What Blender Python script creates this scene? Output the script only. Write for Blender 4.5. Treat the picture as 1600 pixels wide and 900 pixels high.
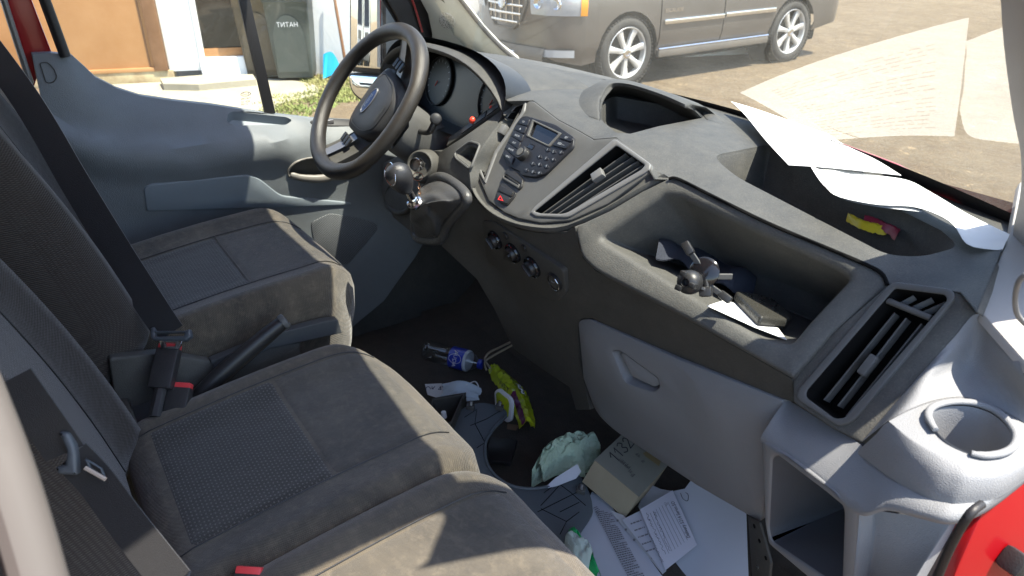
import bpy, bmesh, math, random
import numpy as np
from mathutils import Vector, Matrix
from mathutils.geometry import delaunay_2d_cdt

# ------------------------------------------------------------------ camera, sky, sun, exposure
SC = bpy.context.scene
for o_ in list(bpy.data.objects): bpy.data.objects.remove(o_)
COL = SC.collection
CAM = np.array([1.1301, -.6657, 1.2297])
YAW, PITCH, ROLL, FPX = math.radians(33.684), math.radians(27.064), math.radians(.2), 1157.5
FW = np.array([-math.cos(YAW)*math.cos(PITCH), math.sin(YAW)*math.cos(PITCH), -math.sin(PITCH)])
_R = np.cross(FW, [0, 0, 1.]); _R /= np.linalg.norm(_R); _D = -np.cross(_R, FW)
RT = _R*math.cos(ROLL)+_D*math.sin(ROLL); DN = -_R*math.sin(ROLL)+_D*math.cos(ROLL)
cd = bpy.data.cameras.new('camera'); cam = bpy.data.objects.new('camera', cd); COL.objects.link(cam)
cam.matrix_world = Matrix(((RT[0], -DN[0], -FW[0], CAM[0]), (RT[1], -DN[1], -FW[1], CAM[1]), (RT[2], -DN[2], -FW[2], CAM[2]), (0, 0, 0, 1)))
cd.sensor_fit = 'HORIZONTAL'; cd.sensor_width = 36; cd.lens = 36*FPX/1600; cd.clip_start = .02; cd.clip_end = 400
cd.dof.use_dof = True; cd.dof.focus_distance = 1.45; cd.dof.aperture_fstop = 9
SC.camera = cam
SUN = np.array([.36, .25, 1.0]); SUN /= np.linalg.norm(SUN)
w = bpy.data.worlds.new('World'); SC.world = w; w.use_nodes = True
nt = w.node_tree; bg = nt.nodes['Background']; sk = nt.nodes.new('ShaderNodeTexSky'); sk.sky_type = 'NISHITA'
sk.sun_disc = False; sk.sun_elevation = math.asin(SUN[2]); sk.sun_rotation = math.atan2(SUN[0], SUN[1])
nt.links.new(sk.outputs[0], bg.inputs[0]); bg.inputs[1].default_value = .15
sl = bpy.data.lights.new('sun', 'SUN'); sl.energy = 4.7; sl.angle = math.radians(.53); sl.color = (1, .93, .80)
so = bpy.data.objects.new('sun', sl); COL.objects.link(so); so.location = (3, 2, 6)
so.rotation_euler = Vector(SUN).to_track_quat('Z', 'Y').to_euler()
SC.view_settings.view_transform = 'Standard'; SC.view_settings.look = 'None'
SC.view_settings.exposure = 1.75; SC.view_settings.gamma = 1

# ------------------------------------------------------------------ toolkit
def ray(u, v): return FW+RT*(u-800)/FPX+DN*(v-450)/FPX
def A(u, v, **k):
    """photo pixel -> point of the place on a given plane (x=, y=, z=), at a depth (d=) or on a surface (s=)"""
    d = ray(u, v); (a, val), = k.items()
    if a == 's': return val.hit(u, v)
    t = val if a == 'd' else (val-CAM['xyz'.index(a)])/d['xyz'.index(a)]
    return CAM+d*t
class Plane:
    def __init__(s, p, n): s.p = np.array(p, float); s.n = np.array(n, float)/np.linalg.norm(n); s._basis()
    def _basis(s):
        a = np.array([1., 0, 0]) if abs(s.n[0]) < .8 else np.array([0, 1., 0])
        s.e1 = a-s.n*(a@s.n); s.e1 /= np.linalg.norm(s.e1); s.e2 = np.cross(s.n, s.e1)
    def hit(s, u, v): d = ray(u, v); return CAM+d*(((s.p-CAM)@s.n)/(d@s.n))
    def to2(s, P): q = np.asarray(P)-s.p; return np.array([q@s.e1, q@s.e2])
    def to3(s, a, h=0): return s.p+s.e1*a[0]+s.e2*a[1]+s.n*h
def plane3(a, b, c):
    n = np.cross(np.subtract(b, a), np.subtract(c, a)); n = n/np.linalg.norm(n)
    if n@(CAM-np.array(a)) < 0: n = -n
    return Plane(a, n)
class Surf:
    """smooth height field c=f(a,b) through key points; c is the axis the surface faces along, sgn the side it faces"""
    def __init__(s, axis, pts, sgn=1, lam=1e-5):
        s.c = 'xyz'.index(axis); s.ab = [i for i in range(3) if i != s.c]; s.sgn = sgn
        P = np.array(pts, float); s.P = P[:, s.ab]; z = P[:, s.c]; n = len(P)
        K = s._k(s.P, s.P)+lam*np.eye(n); Q = np.c_[np.ones(n), s.P]
        M = np.block([[K, Q], [Q.T, np.zeros((3, 3))]]); sol = np.linalg.solve(M, np.r_[z, 0, 0, 0]); s.w = sol[:n]; s.q = sol[n:]
    def _k(s, X, Y):
        r2 = ((X[:, None]-Y[None])**2).sum(-1); return np.where(r2 > 1e-12, r2*np.log(np.maximum(r2, 1e-12)), 0)
    def f(s, ab):
        ab = np.atleast_2d(ab); return s._k(ab, s.P)@s.w+np.c_[np.ones(len(ab)), ab]@s.q
    def hit(s, u, v):
        d = ray(u, v); ts = np.linspace(.15, 3.2, 300); X = CAM+ts[:, None]*d
        g = (X[:, s.c]-s.f(X[:, s.ab]))
        i = np.where(np.sign(g[:-1]) != np.sign(g[1:]))[0]
        if len(i) == 0: i = [int(np.argmin(abs(g)))]; return CAM+d*ts[i[0]]
        lo, hi = ts[i[0]], ts[i[0]+1]; gl = g[i[0]]
        for _ in range(30):
            m = (lo+hi)/2; X = CAM+d*m; gm = X[s.c]-s.f(X[s.ab])[0]
            if np.sign(gm) == np.sign(gl): lo = m
            else: hi = m
        return CAM+d*lo
    def to2(s, P): return np.asarray(P)[s.ab]
    def to3(s, a, h=0):
        e = 1e-3; a = np.asarray(a, float); z = s.f([a, a+[e, 0], a+[0, e]]); out = np.zeros(3); out[s.ab] = a; out[s.c] = z[0]
        if h:
            n = np.zeros(3); n[s.c] = 1; n[s.ab[0]] = -(z[1]-z[0])/e; n[s.ab[1]] = -(z[2]-z[0])/e; n *= s.sgn/np.linalg.norm(n); out = out+n*h
        return out
def fillet(P, r, n=5, closed=True):
    """round the corners of a 2D polygon; r one radius or one per corner"""
    P = [np.array(p[:2], float) for p in P]; N = len(P); out = []
    rs = r if hasattr(r, '__len__') else [r]*N
    for i in range(N):
        a, b, c = P[i-1], P[i], P[(i+1) % N]; ra = rs[i % len(rs)]
        if (not closed and i in (0, N-1)) or ra <= 0: out.append(b); continue
        d1 = a-b; d2 = c-b; l1 = np.linalg.norm(d1); l2 = np.linalg.norm(d2); k = min(ra, .48*l1, .48*l2)
        p = b+d1/l1*k; q = b+d2/l2*k
        for j in range(n+1):
            t = j/n; out.append((1-t)**2*p+2*t*(1-t)*b+t*t*q)
    return out
def cr(P, n=6, closed=False):
    """Catmull-Rom through points (any dimension)"""
    P = np.array(P, float); N = len(P); out = []
    for i in range(N if closed else N-1):
        if closed: a, b, c, d = P[i-1], P[i], P[(i+1) % N], P[(i+2) % N]
        else: a, b, c, d = P[max(i-1, 0)], P[i], P[i+1], P[min(i+2, N-1)]
        for j in range(n):
            t = j/n; out.append(.5*((2*b)+(c-a)*t+(2*a-5*b+4*c-d)*t*t+(3*b-a-3*c+d)*t**3))
    if not closed: out.append(P[-1])
    return np.array(out)
def inset(L, d):
    """offset a 2D loop inwards (d>0)"""
    L = np.array(L); N = len(L); ar = .5*np.sum(L[:, 0]*np.roll(L[:, 1], -1)-np.roll(L[:, 0], -1)*L[:, 1]); sg = 1 if ar > 0 else -1; out = []
    for i in range(N):
        a, b, c = L[i-1], L[i], L[(i+1) % N]; t1 = b-a; t2 = c-b; l1 = np.linalg.norm(t1); l2 = np.linalg.norm(t2)
        if l1 < 1e-9 or l2 < 1e-9: out.append(b); continue
        n1 = np.array([-t1[1], t1[0]])/l1*sg; n2 = np.array([-t2[1], t2[0]])/l2*sg; m = n1+n2; q = m@m
        out.append(b+m*2/max(q, 1.)*d)
    return np.array(out)

def link(o, parent=None):
    COL.objects.link(o)
    if parent is not None:
        o.parent = parent; o.matrix_parent_inverse = parent.matrix_basis.inverted()
    return o
def mesh(name, V, Fc, mat, parent=None, smooth=30):
    me = bpy.data.meshes.new(name); me.from_pydata([tuple(map(float, v)) for v in V], [], [tuple(int(i) for i in f) for f in Fc]); me.validate()
    me.materials.append(mat); o = bpy.data.objects.new(name, me)
    if smooth:
        bm = bmesh.new(); bm.from_mesh(me); bmesh.ops.remove_doubles(bm, verts=bm.verts, dist=1e-6); bmesh.ops.recalc_face_normals(bm, faces=bm.faces)
        for f in bm.faces: f.smooth = True
        ang = math.radians(smooth)
        for e in bm.edges:
            if len(e.link_faces) == 2: e.smooth = e.calc_face_angle(0) < ang
        bm.to_mesh(me); bm.free()
    return link(o, parent)
def thing(name, loc, label, cat, group=None, rz=0):
    o = bpy.data.objects.new(name, None); o.empty_display_size = .05; COL.objects.link(o); o.location = tuple(map(float, loc)); o.rotation_euler.z = rz
    o.matrix_basis = Matrix.Translation(o.location) @ Matrix.Rotation(rz, 4, 'Z')
    return tag(o, label, cat, group)
def tag(o, label=None, cat=None, group=None, kind=None):
    if label: o['label'] = label
    if cat: o['category'] = cat
    if group: o['group'] = group
    if kind: o['kind'] = kind
    return o
class MB:
    """collects shapes into one mesh"""
    def __init__(s): s.V = []; s.F = []
    def add(s, V, F):
        n = len(s.V); s.V += [np.array(v, float) for v in V]; s.F += [tuple(i+n for i in f) for f in F]; return s
    def build(s, name, mat, parent=None, smooth=30): return mesh(name, s.V, s.F, mat, parent, smooth)
    def box(s, c, size, rot=None, bev=0):
        c = np.array(c, float); h = np.array(size)/2.; R3 = np.eye(3) if rot is None else np.array(rot)
        if bev:
            bm = bmesh.new(); bmesh.ops.create_cube(bm, size=1)
            for v in bm.verts: v.co = Vector((v.co[0]*size[0], v.co[1]*size[1], v.co[2]*size[2]))
            bmesh.ops.bevel(bm, geom=list(bm.edges), offset=bev, segments=2, affect='EDGES', profile=.6)
            bm.verts.ensure_lookup_table(); V = [c+R3@np.array(v.co) for v in bm.verts]; F = [[v.index for v in f.verts] for f in bm.faces]; bm.free(); return s.add(V, F)
        V = [c+R3@(h*np.array(q)) for q in ((-1,-1,-1),(1,-1,-1),(1,1,-1),(-1,1,-1),(-1,-1,1),(1,-1,1),(1,1,1),(-1,1,1))]
        return s.add(V, [(0,3,2,1),(4,5,6,7),(0,1,5,4),(1,2,6,5),(2,3,7,6),(3,0,4,7)])
    def tube(s, P, r, n=10, caps=True, flat=1, up=None, closed=False):
        """sweep a round (or flattened) section along 3D points; r a number or one per point"""
        P = np.array(P, float); N = len(P); rs = r if hasattr(r, '__len__') else [r]*N; V = []; F = []; ref = np.array(up, float) if up is not None else None; prev = None
        for i in range(N):
            t = P[(i+1) % N]-P[i-1] if closed else P[min(i+1, N-1)]-P[max(i-1, 0)]; t /= (np.linalg.norm(t)+1e-12)
            if ref is not None: b = ref-t*(ref@t)
            elif prev is None: b = np.cross(t, [0, 0, 1.]) if abs(t[2]) < .9 else np.cross(t, [1., 0, 0])
            else: b = prev-t*(prev@t)
            b /= (np.linalg.norm(b)+1e-12); prev = b; c = np.cross(t, b)
            for k in range(n):
                a = 2*math.pi*k/n; V.append(P[i]+rs[i]*(b*math.cos(a)*flat+c*math.sin(a)))
        for i in range(N if closed else N-1):
            for k in range(n): F.append((i*n+k, i*n+(k+1) % n, ((i+1) % N)*n+(k+1) % n, ((i+1) % N)*n+k))
        if caps and not closed: F.append(tuple(range(n))[::-1]); F.append(tuple((N-1)*n+k for k in range(n)))
        return s.add(V, F)
    def lathe(s, prof, o, ax, n=24, caps=True):
        """profile [(radius, height)] turned about axis ax at o"""
        ax = np.array(ax, float)/np.linalg.norm(ax); a = np.array([1., 0, 0]) if abs(ax[0]) < .8 else np.array([0, 1., 0])
        e1 = a-ax*(a@ax); e1 /= np.linalg.norm(e1); e2 = np.cross(ax, e1); V = []; F = []
        for r, h in prof:
            for k in range(n):
                t = 2*math.pi*k/n; V.append(np.array(o)+ax*h+r*(e1*math.cos(t)+e2*math.sin(t)))
        for i in range(len(prof)-1):
            for k in range(n): F.append((i*n+k, i*n+(k+1) % n, (i+1)*n+(k+1) % n, (i+1)*n+k))
        if caps and prof[0][0] > 1e-6: F.append(tuple(range(n))[::-1])
        if caps and prof[-1][0] > 1e-6: F.append(tuple((len(prof)-1)*n+k for k in range(n)))
        return s.add(V, F)
    def grid(s, R, closed=False):
        R = [list(r) for r in R]; m = len(R[0]); V = [p for r in R for p in r]; F = []
        for i in range(len(R)-1):
            for k in range(m if closed else m-1): F.append((i*m+k, i*m+(k+1) % m, (i+1)*m+(k+1) % m, (i+1)*m+k))
        return s.add(V, F)
    def loops(s, Ls, cap0=False, cap1=False):
        m = len(Ls[0]); s.grid(Ls, True); n = len(s.V); b = n-m*len(Ls)
        if cap0: s.F.append(tuple(range(b, b+m)))
        if cap1: s.F.append(tuple(range(n-m, n)))
        return s
    def fill(s, surf, outer, holes=(), step=0, h=0):
        """triangulated sheet on a surface: loops in its own 2D coordinates"""
        outer = np.array(outer); pts = [Vector(p) for p in outer]; ed = [(i, (i+1) % len(outer)) for i in range(len(outer))]
        fc = [list(range(len(outer)))]; hp = []
        for H in holes:
            b = len(pts); pts += [Vector(p) for p in H]; ed += [(b+i, b+(i+1) % len(H)) for i in range(len(H))]; hp.append(np.array(H))
        if step:
            lo = outer.min(0); hi = outer.max(0)
            for x in np.arange(lo[0]+step/2, hi[0], step):
                for y in np.arange(lo[1]+step/2, hi[1], step):
                    p = np.array([x, y])
                    if inside(p, outer) and not any(inside(p, H) for H in hp) and min(edist(p, L) for L in [outer]+hp) > step*.35: pts.append(Vector(p))
        V, E, Fc = delaunay_2d_cdt(pts, ed, fc, 0, 1e-6)[:3]; F = []
        for f in Fc:
            c = sum((np.array(V[i]) for i in f), np.zeros(2))/len(f)
            if inside(c, outer) and not any(inside(c, H) for H in hp): F.append(tuple(f))
        return s.add([surf.to3(np.array(v), h) for v in V], F)
def inside(p, L):
    x, y = p; L = np.asarray(L); a = L; b = np.roll(L, -1, 0); c = (a[:, 1] > y) != (b[:, 1] > y)
    with np.errstate(divide='ignore', invalid='ignore'): xi = (b[:, 0]-a[:, 0])*(y-a[:, 1])/(b[:, 1]-a[:, 1])+a[:, 0]
    return bool(np.sum(c & (x < xi)) % 2)
def edist(p, L):
    L = np.asarray(L); a = L; b = np.roll(L, -1, 0); d = b-a; t = np.clip(((p-a)*d).sum(1)/np.maximum((d*d).sum(1), 1e-12), 0, 1)
    return np.min(np.linalg.norm(a+d*t[:, None]-p, axis=1))
def dens(P, step=9, closed=True):
    P = [np.array(q[:2], float) for q in P]; out = []
    for i in range(len(P) if closed else len(P)-1):
        a, b = P[i], P[(i+1) % len(P)]; n = max(1, int(np.linalg.norm(b-a)/step)); out += [a+(b-a)*j/n for j in range(n)]
    return out
def px2(surf, P): return [surf.to2(surf.hit(u, v)) for u, v in P]
def plate(mb, surf, outer, holes=(), t=.004, c=.0015, h=0, step=0, back=False):
    """a moulded plate lying on a surface: rounded rims, real thickness t, holes with their own walls; loops in pixels unless arrays of 2D"""
    o2 = np.array(px2(surf, outer)); H2 = [np.array(px2(surf, H)) for H in holes]
    return plate2(mb, surf, o2, H2, t, c, h, step)
def plate2(mb, surf, o2, H2=(), t=.004, c=.0015, h=0, step=0):
    i1 = inset(o2, c*.3); i2 = inset(o2, c)
    mb.loops([[surf.to3(p, h-t) for p in o2], [surf.to3(p, h-c) for p in o2], [surf.to3(p, h-c*.3) for p in i1], [surf.to3(p, h) for p in i2]])
    hh = []
    for H in H2:
        j1 = inset(H, -c*.3); j2 = inset(H, -c); hh.append(j2)
        mb.loops([[surf.to3(p, h-t) for p in H], [surf.to3(p, h-c) for p in H], [surf.to3(p, h-c*.3) for p in j1], [surf.to3(p, h) for p in j2]])
    mb.fill(surf, i2, hh, step, h); return mb
def rot_to(z, x=None):
    z = np.array(z, float)/np.linalg.norm(z); x = np.array([1., 0, 0] if x is None else x, float); x = x-z*(x@z); x /= np.linalg.norm(x); return np.stack([x, np.cross(z, x), z], 1)
def text(name, s, p, right, up, size, mat, parent, depth=.0004, align='CENTER', squash=1):
    c = bpy.data.curves.new(name, 'FONT'); c.body = s; c.size = 1; c.extrude = 0; c.align_x = align; c.align_y = 'CENTER'; c.resolution_u = 2
    ob = bpy.data.objects.new(name, c); COL.objects.link(ob); me = bpy.data.meshes.new_from_object(ob); bpy.data.objects.remove(ob)
    r = np.array(right, float)/np.linalg.norm(right); q = np.array(up, float); q -= r*(q@r); q /= np.linalg.norm(q); n = np.cross(r, q)
    V = [np.array(p)+r*v.co.x*size*squash+q*v.co.y*size+n*depth for v in me.vertices]; F = [tuple(f.vertices) for f in me.polygons]
    return mesh(name, V, F, mat, parent, 0)
random.seed(7); rng = np.random.default_rng(7)
# ------------------------------------------------------------------ materials
def srgb(r, g, b):
    return tuple(((c/255.)/12.92 if c/255. <= .04045 else ((c/255.+.055)/1.055)**2.4) for c in (r, g, b))
class NT:
    def __init__(s, name):
        s.m = bpy.data.materials.new(name); s.m.use_nodes = True; s.t = s.m.node_tree; s.b = s.t.nodes['Principled BSDF']; s.out = s.t.nodes['Material Output']
        s.tc = s.t.nodes.new('ShaderNodeTexCoord')
    def n(s, ty, **k):
        q = s.t.nodes.new('ShaderNode'+ty)
        for a, v in k.items():
            if a in q.inputs: s.set(q.inputs[a], v)
            else: setattr(q, a, v)
        return q
    def set(s, inp, v):
        if isinstance(v, bpy.types.NodeSocket): s.t.links.new(v, inp)
        else: inp.default_value = v if not isinstance(v, tuple) or len(v) == 4 or inp.type == 'VECTOR' else v+(1,)
    def noise(s, scale, detail=3, rough=.6, vec=None, dist=0):
        q = s.n('TexNoise'); q.inputs['Scale'].default_value = scale; q.inputs['Detail'].default_value = detail; q.inputs['Roughness'].default_value = rough; q.inputs['Distortion'].default_value = dist
        s.t.links.new(vec or s.tc.outputs['Object'], q.inputs['Vector']); return q.outputs['Fac']
    def ramp(s, f, a, b, ca=0., cb=1.):
        q = s.n('MapRange'); s.t.links.new(f, q.inputs[0]); q.inputs[1].default_value = a; q.inputs[2].default_value = b; q.inputs[3].default_value = ca; q.inputs[4].default_value = cb; return q.outputs[0]
    def mix(s, f, a, b):
        q = s.n('Mix', data_type='RGBA'); s.set(q.inputs[0], f); s.set(q.inputs[6], a); s.set(q.inputs[7], b); return q.outputs[2]
    def math(s, op, a, b=0.):
        q = s.n('Math', operation=op); s.set(q.inputs[0], a); s.set(q.inputs[1], b); return q.outputs[0]
    def bump(s, h, st, dist=.001, nrm=None):
        q = s.n('Bump'); q.inputs['Strength'].default_value = st; q.inputs['Distance'].default_value = dist; s.t.links.new(h, q.inputs['Height'])
        if nrm is not None: s.t.links.new(nrm, q.inputs['Normal'])
        return q.outputs[0]
def M(name, col, rough=.5, metal=0, grain=None, var=None, bevel=0, spec=.5, coat=0, dust=0, dustcol=(.27, .25, .21), rvar=0, sheen=0, trans=0):
    k = NT(name); b = k.b; c = col
    if var: f = k.ramp(k.noise(var[0], 5, .65), .35, .68); c = k.mix(f, col, var[1])
    if dust:
        d1 = k.ramp(k.noise(22, 8, .8), .3, .9); d2 = k.ramp(k.noise(420, 2, .6), .5, .75); f = k.math('MULTIPLY', k.math('ADD', d1, k.math('MULTIPLY', d2, .5)), dust*.5); c = k.mix(f, c, dustcol)
    k.set(b.inputs['Base Color'], c); b.inputs['Roughness'].default_value = rough; b.inputs['Metallic'].default_value = metal; b.inputs['Specular IOR Level'].default_value = spec
    if rvar: k.set(b.inputs['Roughness'], k.ramp(k.noise(14, 5, .7), .3, .7, rough-rvar, rough+rvar))
    if coat: b.inputs['Coat Weight'].default_value = coat; b.inputs['Coat Roughness'].default_value = .08
    if sheen: b.inputs['Sheen Weight'].default_value = sheen
    if trans: b.inputs['Transmission Weight'].default_value = trans
    nr = None
    if bevel: q = k.n('Bevel', samples=4); q.inputs['Radius'].default_value = bevel; nr = q.outputs[0]
    if grain: nr = k.bump(k.noise(grain[0], 2, .5), grain[1], grain[2] if len(grain) > 2 else .0016, nr)
    if nr is not None: k.t.links.new(nr, b.inputs['Normal'])
    return k.m
def fabric(name, c1, c2, pitch, dots=None, worn=(.0, (.2, .19, .17)), back=False):
    """woven cloth: threads about pitch apart; dots = wider light stitches"""
    k = NT(name); b = k.b; sp = k.n('SeparateXYZ'); k.t.links.new(k.tc.outputs['Object'], sp.inputs[0])
    v = sp.outputs[2] if back else k.math('ADD', sp.outputs[1], k.math('MULTIPLY', sp.outputs[2], .2)); u = sp.outputs[0]; w_ = 2*math.pi/pitch
    su = k.math('SINE', k.math('MULTIPLY', u, w_)); sv = k.math('SINE', k.math('MULTIPLY', v, w_)); pr = k.math('MULTIPLY', su, sv)
    f = k.ramp(pr, -.2, .9); c = k.mix(f, c1, c2); hgt = pr
    if dots:
        wu, wv = 2*math.pi/dots[0], 2*math.pi/dots[1]
        row = k.math('SINE', k.math('MULTIPLY', v, wv)); ph = k.math('MULTIPLY', k.math('SIGN', k.math('SINE', k.math('MULTIPLY', v, wv/2))), .9)
        cl = k.math('SINE', k.math('ADD', k.math('MULTIPLY', u, wu), ph)); q = k.math('MULTIPLY', k.ramp(row, .1, .8), k.ramp(cl, .0, .7)); c = k.mix(k.math('MULTIPLY', q, dots[3]), c, dots[2]); hgt = k.math('ADD', pr, q)
    n1 = k.ramp(k.noise(3.5, 8, .75, dist=.6), .35, .8); n2 = k.ramp(k.noise(60, 4, .7), .5, .8); f = k.math('MULTIPLY', k.math('ADD', n1, k.math('MULTIPLY', n2, .6)), worn[0])
    c = k.mix(f, c, worn[1]); k.set(b.inputs['Base Color'], c); b.inputs['Roughness'].default_value = .92; b.inputs['Specular IOR Level'].default_value = .2; b.inputs['Sheen Weight'].default_value = .25; b.inputs['Sheen Roughness'].default_value = .5
    nr = k.bump(hgt, .5, .0007); nr = k.bump(k.noise(25, 4, .6), .35, .006, nr); k.t.links.new(nr, b.inputs['Normal']); return k.m
def glass(name, tint=(.92, .95, .93), dust=.03, ior=1.45, gain=1.0, dcol=(.75, .72, .62), base=.07):
    """thin pane: clear, mirror-like by Fresnel, with a film of dust"""
    k = NT(name); t = k.t; t.nodes.remove(k.b)
    tr = k.n('BsdfTransparent'); tr.inputs[0].default_value = tint+(1,); gl = k.n('BsdfGlossy'); gl.inputs['Roughness'].default_value = .012
    ge = k.n('NewGeometry'); dp = k.n('VectorMath', operation='DOT_PRODUCT'); t.links.new(ge.outputs['Normal'], dp.inputs[0]); t.links.new(ge.outputs['Incoming'], dp.inputs[1])
    g1 = k.math('SUBTRACT', 1., k.math('ABSOLUTE', dp.outputs['Value'])); f = k.math('ADD', base, k.math('MULTIPLY', k.math('POWER', g1, 4.2), .9*gain)); f = k.math('MINIMUM', f, .95)
    m1 = k.n('MixShader'); t.links.new(f, m1.inputs[0]); t.links.new(tr.outputs[0], m1.inputs[1]); t.links.new(gl.outputs[0], m1.inputs[2])
    df = k.n('BsdfDiffuse'); df.inputs[0].default_value = dcol+(1,); tl = k.n('BsdfTranslucent'); tl.inputs[0].default_value = dcol+(1,)
    m0 = k.n('MixShader'); m0.inputs[0].default_value = .5; t.links.new(df.outputs[0], m0.inputs[1]); t.links.new(tl.outputs[0], m0.inputs[2])
    d = k.math('ADD', k.ramp(k.noise(5, 5, .7), .3, .75, dust*.4, dust*1.3), k.math('MULTIPLY', k.ramp(k.noise(260, 2, .5), .66, .76), dust*2.2))
    m2 = k.n('MixShader'); t.links.new(d, m2.inputs[0]); t.links.new(m1.outputs[0], m2.inputs[1]); t.links.new(m0.outputs[0], m2.inputs[2]); t.links.new(m2.outputs[0], k.out.inputs[0]); return k.m

m_dash = M('dash_charcoal_plastic', (.06, .061, .059), .62, grain=(520, .55, .0012), dust=.5, bevel=.004, spec=.35)
m_dashtop = M('dash_top_plastic', (.042, .043, .043), .6, grain=(520, .55, .0012), dust=.45, bevel=.004, spec=.35)
m_low = M('lower_dash_plastic', (.05, .049, .045), .6, grain=(520, .55, .0012), dust=.3, bevel=.004, spec=.35)
m_stack = M('stack_plastic', (.085, .085, .083), .5, dust=.22, bevel=.002, spec=.4, rvar=.08)
m_frame = M('vent_frame_plastic', (.15, .15, .15), .42, dust=.2, bevel=.002, rvar=.1)
m_black = M('black_plastic', (.014, .014, .015), .42, dust=.12, bevel=.001)
m_gloss = M('black_gloss', (.008, .008, .01), .12, dust=.05)
m_void = M('dark_void', (.006, .006, .006), .9, spec=.1)
m_grey = M('grey_trim_plastic', (.195, .20, .21), .55, grain=(720, .7, .001), dust=.18, dustcol=(.34, .32, .28), bevel=.004, spec=.35)
m_door = M('door_trim_plastic', (.15, .167, .178), .5, var=(5, (.125, .138, .146)), grain=(460, .7, .0013), dust=.25, dustcol=(.2, .19, .17), bevel=.003, spec=.4)
m_doorpanel = M('door_insert_plastic', (.165, .195, .22), .5, grain=(650, .3), dust=.15, bevel=.003)
m_beige = M('pillar_trim', (.44, .43, .36), .6, grain=(500, .25), var=(5, (.38, .37, .31)), spec=.3)
m_pillar = M('passenger_pillar_trim', (.33, .31, .29), .62, grain=(500, .25), spec=.3)
m_red = M('red_paint', (.27, .003, .006), .3, coat=.4, spec=.4)
m_handle = M('handle_plastic', (.16, .15, .135), .4, dust=.15)
m_rubber = M('rubber_seal', (.012, .011, .012), .55, grain=(300, .3))
m_leather = M('wheel_leather', (.022, .02, .018), .4, grain=(700, .5), var=(7, (.036, .03, .023)), rvar=.12, spec=.5)
m_gaiter = M('gaiter_leather', (.055, .055, .056), .34, grain=(500, .5), dust=.12, rvar=.1)
m_hub = M('airbag_cover', (.022, .023, .026), .5, grain=(800, .35), dust=.12, bevel=.002)
m_silver = M('spoke_trim', (.22, .22, .23), .34, metal=.6, dust=.1, bevel=.002)
m_chrome = M('chrome', (.75, .75, .76), .14, metal=1)
m_seat = fabric('seat_cloth', (.03, .026, .021), (.072, .063, .051), .0032, worn=(.5, (.22, .18, .125)))
m_seatflat = fabric('seat_centre_cloth', (.027, .025, .022), (.054, .05, .044), .0024, worn=(.42, (.21, .175, .125)))
m_insert = fabric('seat_insert_cloth', (.025, .022, .019), (.044, .04, .034), .0032, dots=(.0085, .0062, (.155, .145, .125), .75), worn=(.25, (.1, .093, .08)))
m_backdots = fabric('backrest_cloth', (.026, .021, .018), (.047, .039, .033), .003, dots=(.0075, .0058, (.13, .12, .11), .5), worn=(.1, (.1, .093, .08)), back=True)
m_backside = fabric('backrest_side_cloth', (.024, .019, .016), (.062, .051, .042), .0034, worn=(.1, (.1, .09, .08)), back=True)
m_belt = M('belt_webbing', (.012, .0115, .013), .5, grain=(900, .4), sheen=.2)
m_buckle = M('buckle_plastic', (.02, .02, .022), .45, dust=.2, bevel=.002)
m_latch = M('belt_latch_plastic', (.05, .06, .072), .45, dust=.2, bevel=.002)
m_redbtn = M('red_button', (.62, .05, .055), .4, bevel=.001)
m_floor = M('floor_mat', (.055, .05, .044), .8, grain=(300, .7, .003), dust=.7, dustcol=(.17, .14, .105), spec=.25)
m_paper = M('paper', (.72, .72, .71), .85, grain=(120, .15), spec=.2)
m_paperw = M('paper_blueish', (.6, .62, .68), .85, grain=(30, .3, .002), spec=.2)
m_ink = M('ink', (.03, .03, .04), .8)
m_inkgrey = M('ink_grey', (.22, .22, .24), .8)
m_inkpale = M('ink_pale', (.42, .42, .42), .8)
m_white = M('white_print', (.75, .75, .75), .6)
m_key = M('grey_print', (.42, .44, .47), .5)
m_wind = glass('windscreen_glass', dust=.055, gain=1.4, base=.13)
m_side = glass('side_glass', tint=(.9, .93, .9), dust=.02)
# ------------------------------------------------------------------ dashboard
dash = thing('dashboard', (0, .45, 0), 'charcoal plastic dashboard running across the cab below the windscreen', 'dashboard')
S = Plane((-.02, .085, .731), (0, -1, .847))                   # face of the centre stack
F0 = Plane((.2, .175, .8), (.083, -1, .85)); Fp = plane3(S.hit(1046, 281)-S.n*.004, F0.hit(1378, 428), F0.hit(1238, 590))                       # passenger fascia
SYM = lambda P: P
def keys(L, ax='y'): return [A(u, v, **{ax: c}) for u, v, c in L]
Dk = Surf('z', keys([(800, 90, .55), (870, 103, .58), (950, 122, .60), (1060, 152, .61), (1180, 187, .60), (1330, 245, .57), (1480, 312, .52), (1580, 355, .47),
     (1500, 455, .213), (1562, 398, .33)])+[Fp.hit(*p_) for p_ in ((1040, 284), (1120, 312), (1200, 349), (1290, 387), (1372, 420), (1388, 445))]
    + [S.hit(*p_)-S.n*.003 for p_ in ((832, 157), (871, 187), (903, 204), (927, 218), (962, 215), (990, 240), (1019, 264))]+[(-.75, .3, .86), (-.4, .42, .865), (-.1, .4, .868)])
deck_edge = [(832, 157), (871, 187), (903, 204), (927, 218), (962, 215), (1012, 264), (1022, 280), (1046, 281), (1200, 350), (1355, 414), (1378, 428), (1388, 445), (1500, 457), (1526, 488), (1562, 400), (1583, 350), (1480, 310), (1330, 243), (1180, 185), (1060, 150), (950, 120), (870, 101), (800, 88), (735, 82), (792, 158)]
up_hole = fillet([(1112, 243), (1200, 226), (1330, 290), (1470, 360), (1500, 385), (1440, 402), (1385, 398), (1150, 276)], [18, 10, 0, 0, 20, 25, 20, 20])
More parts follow.
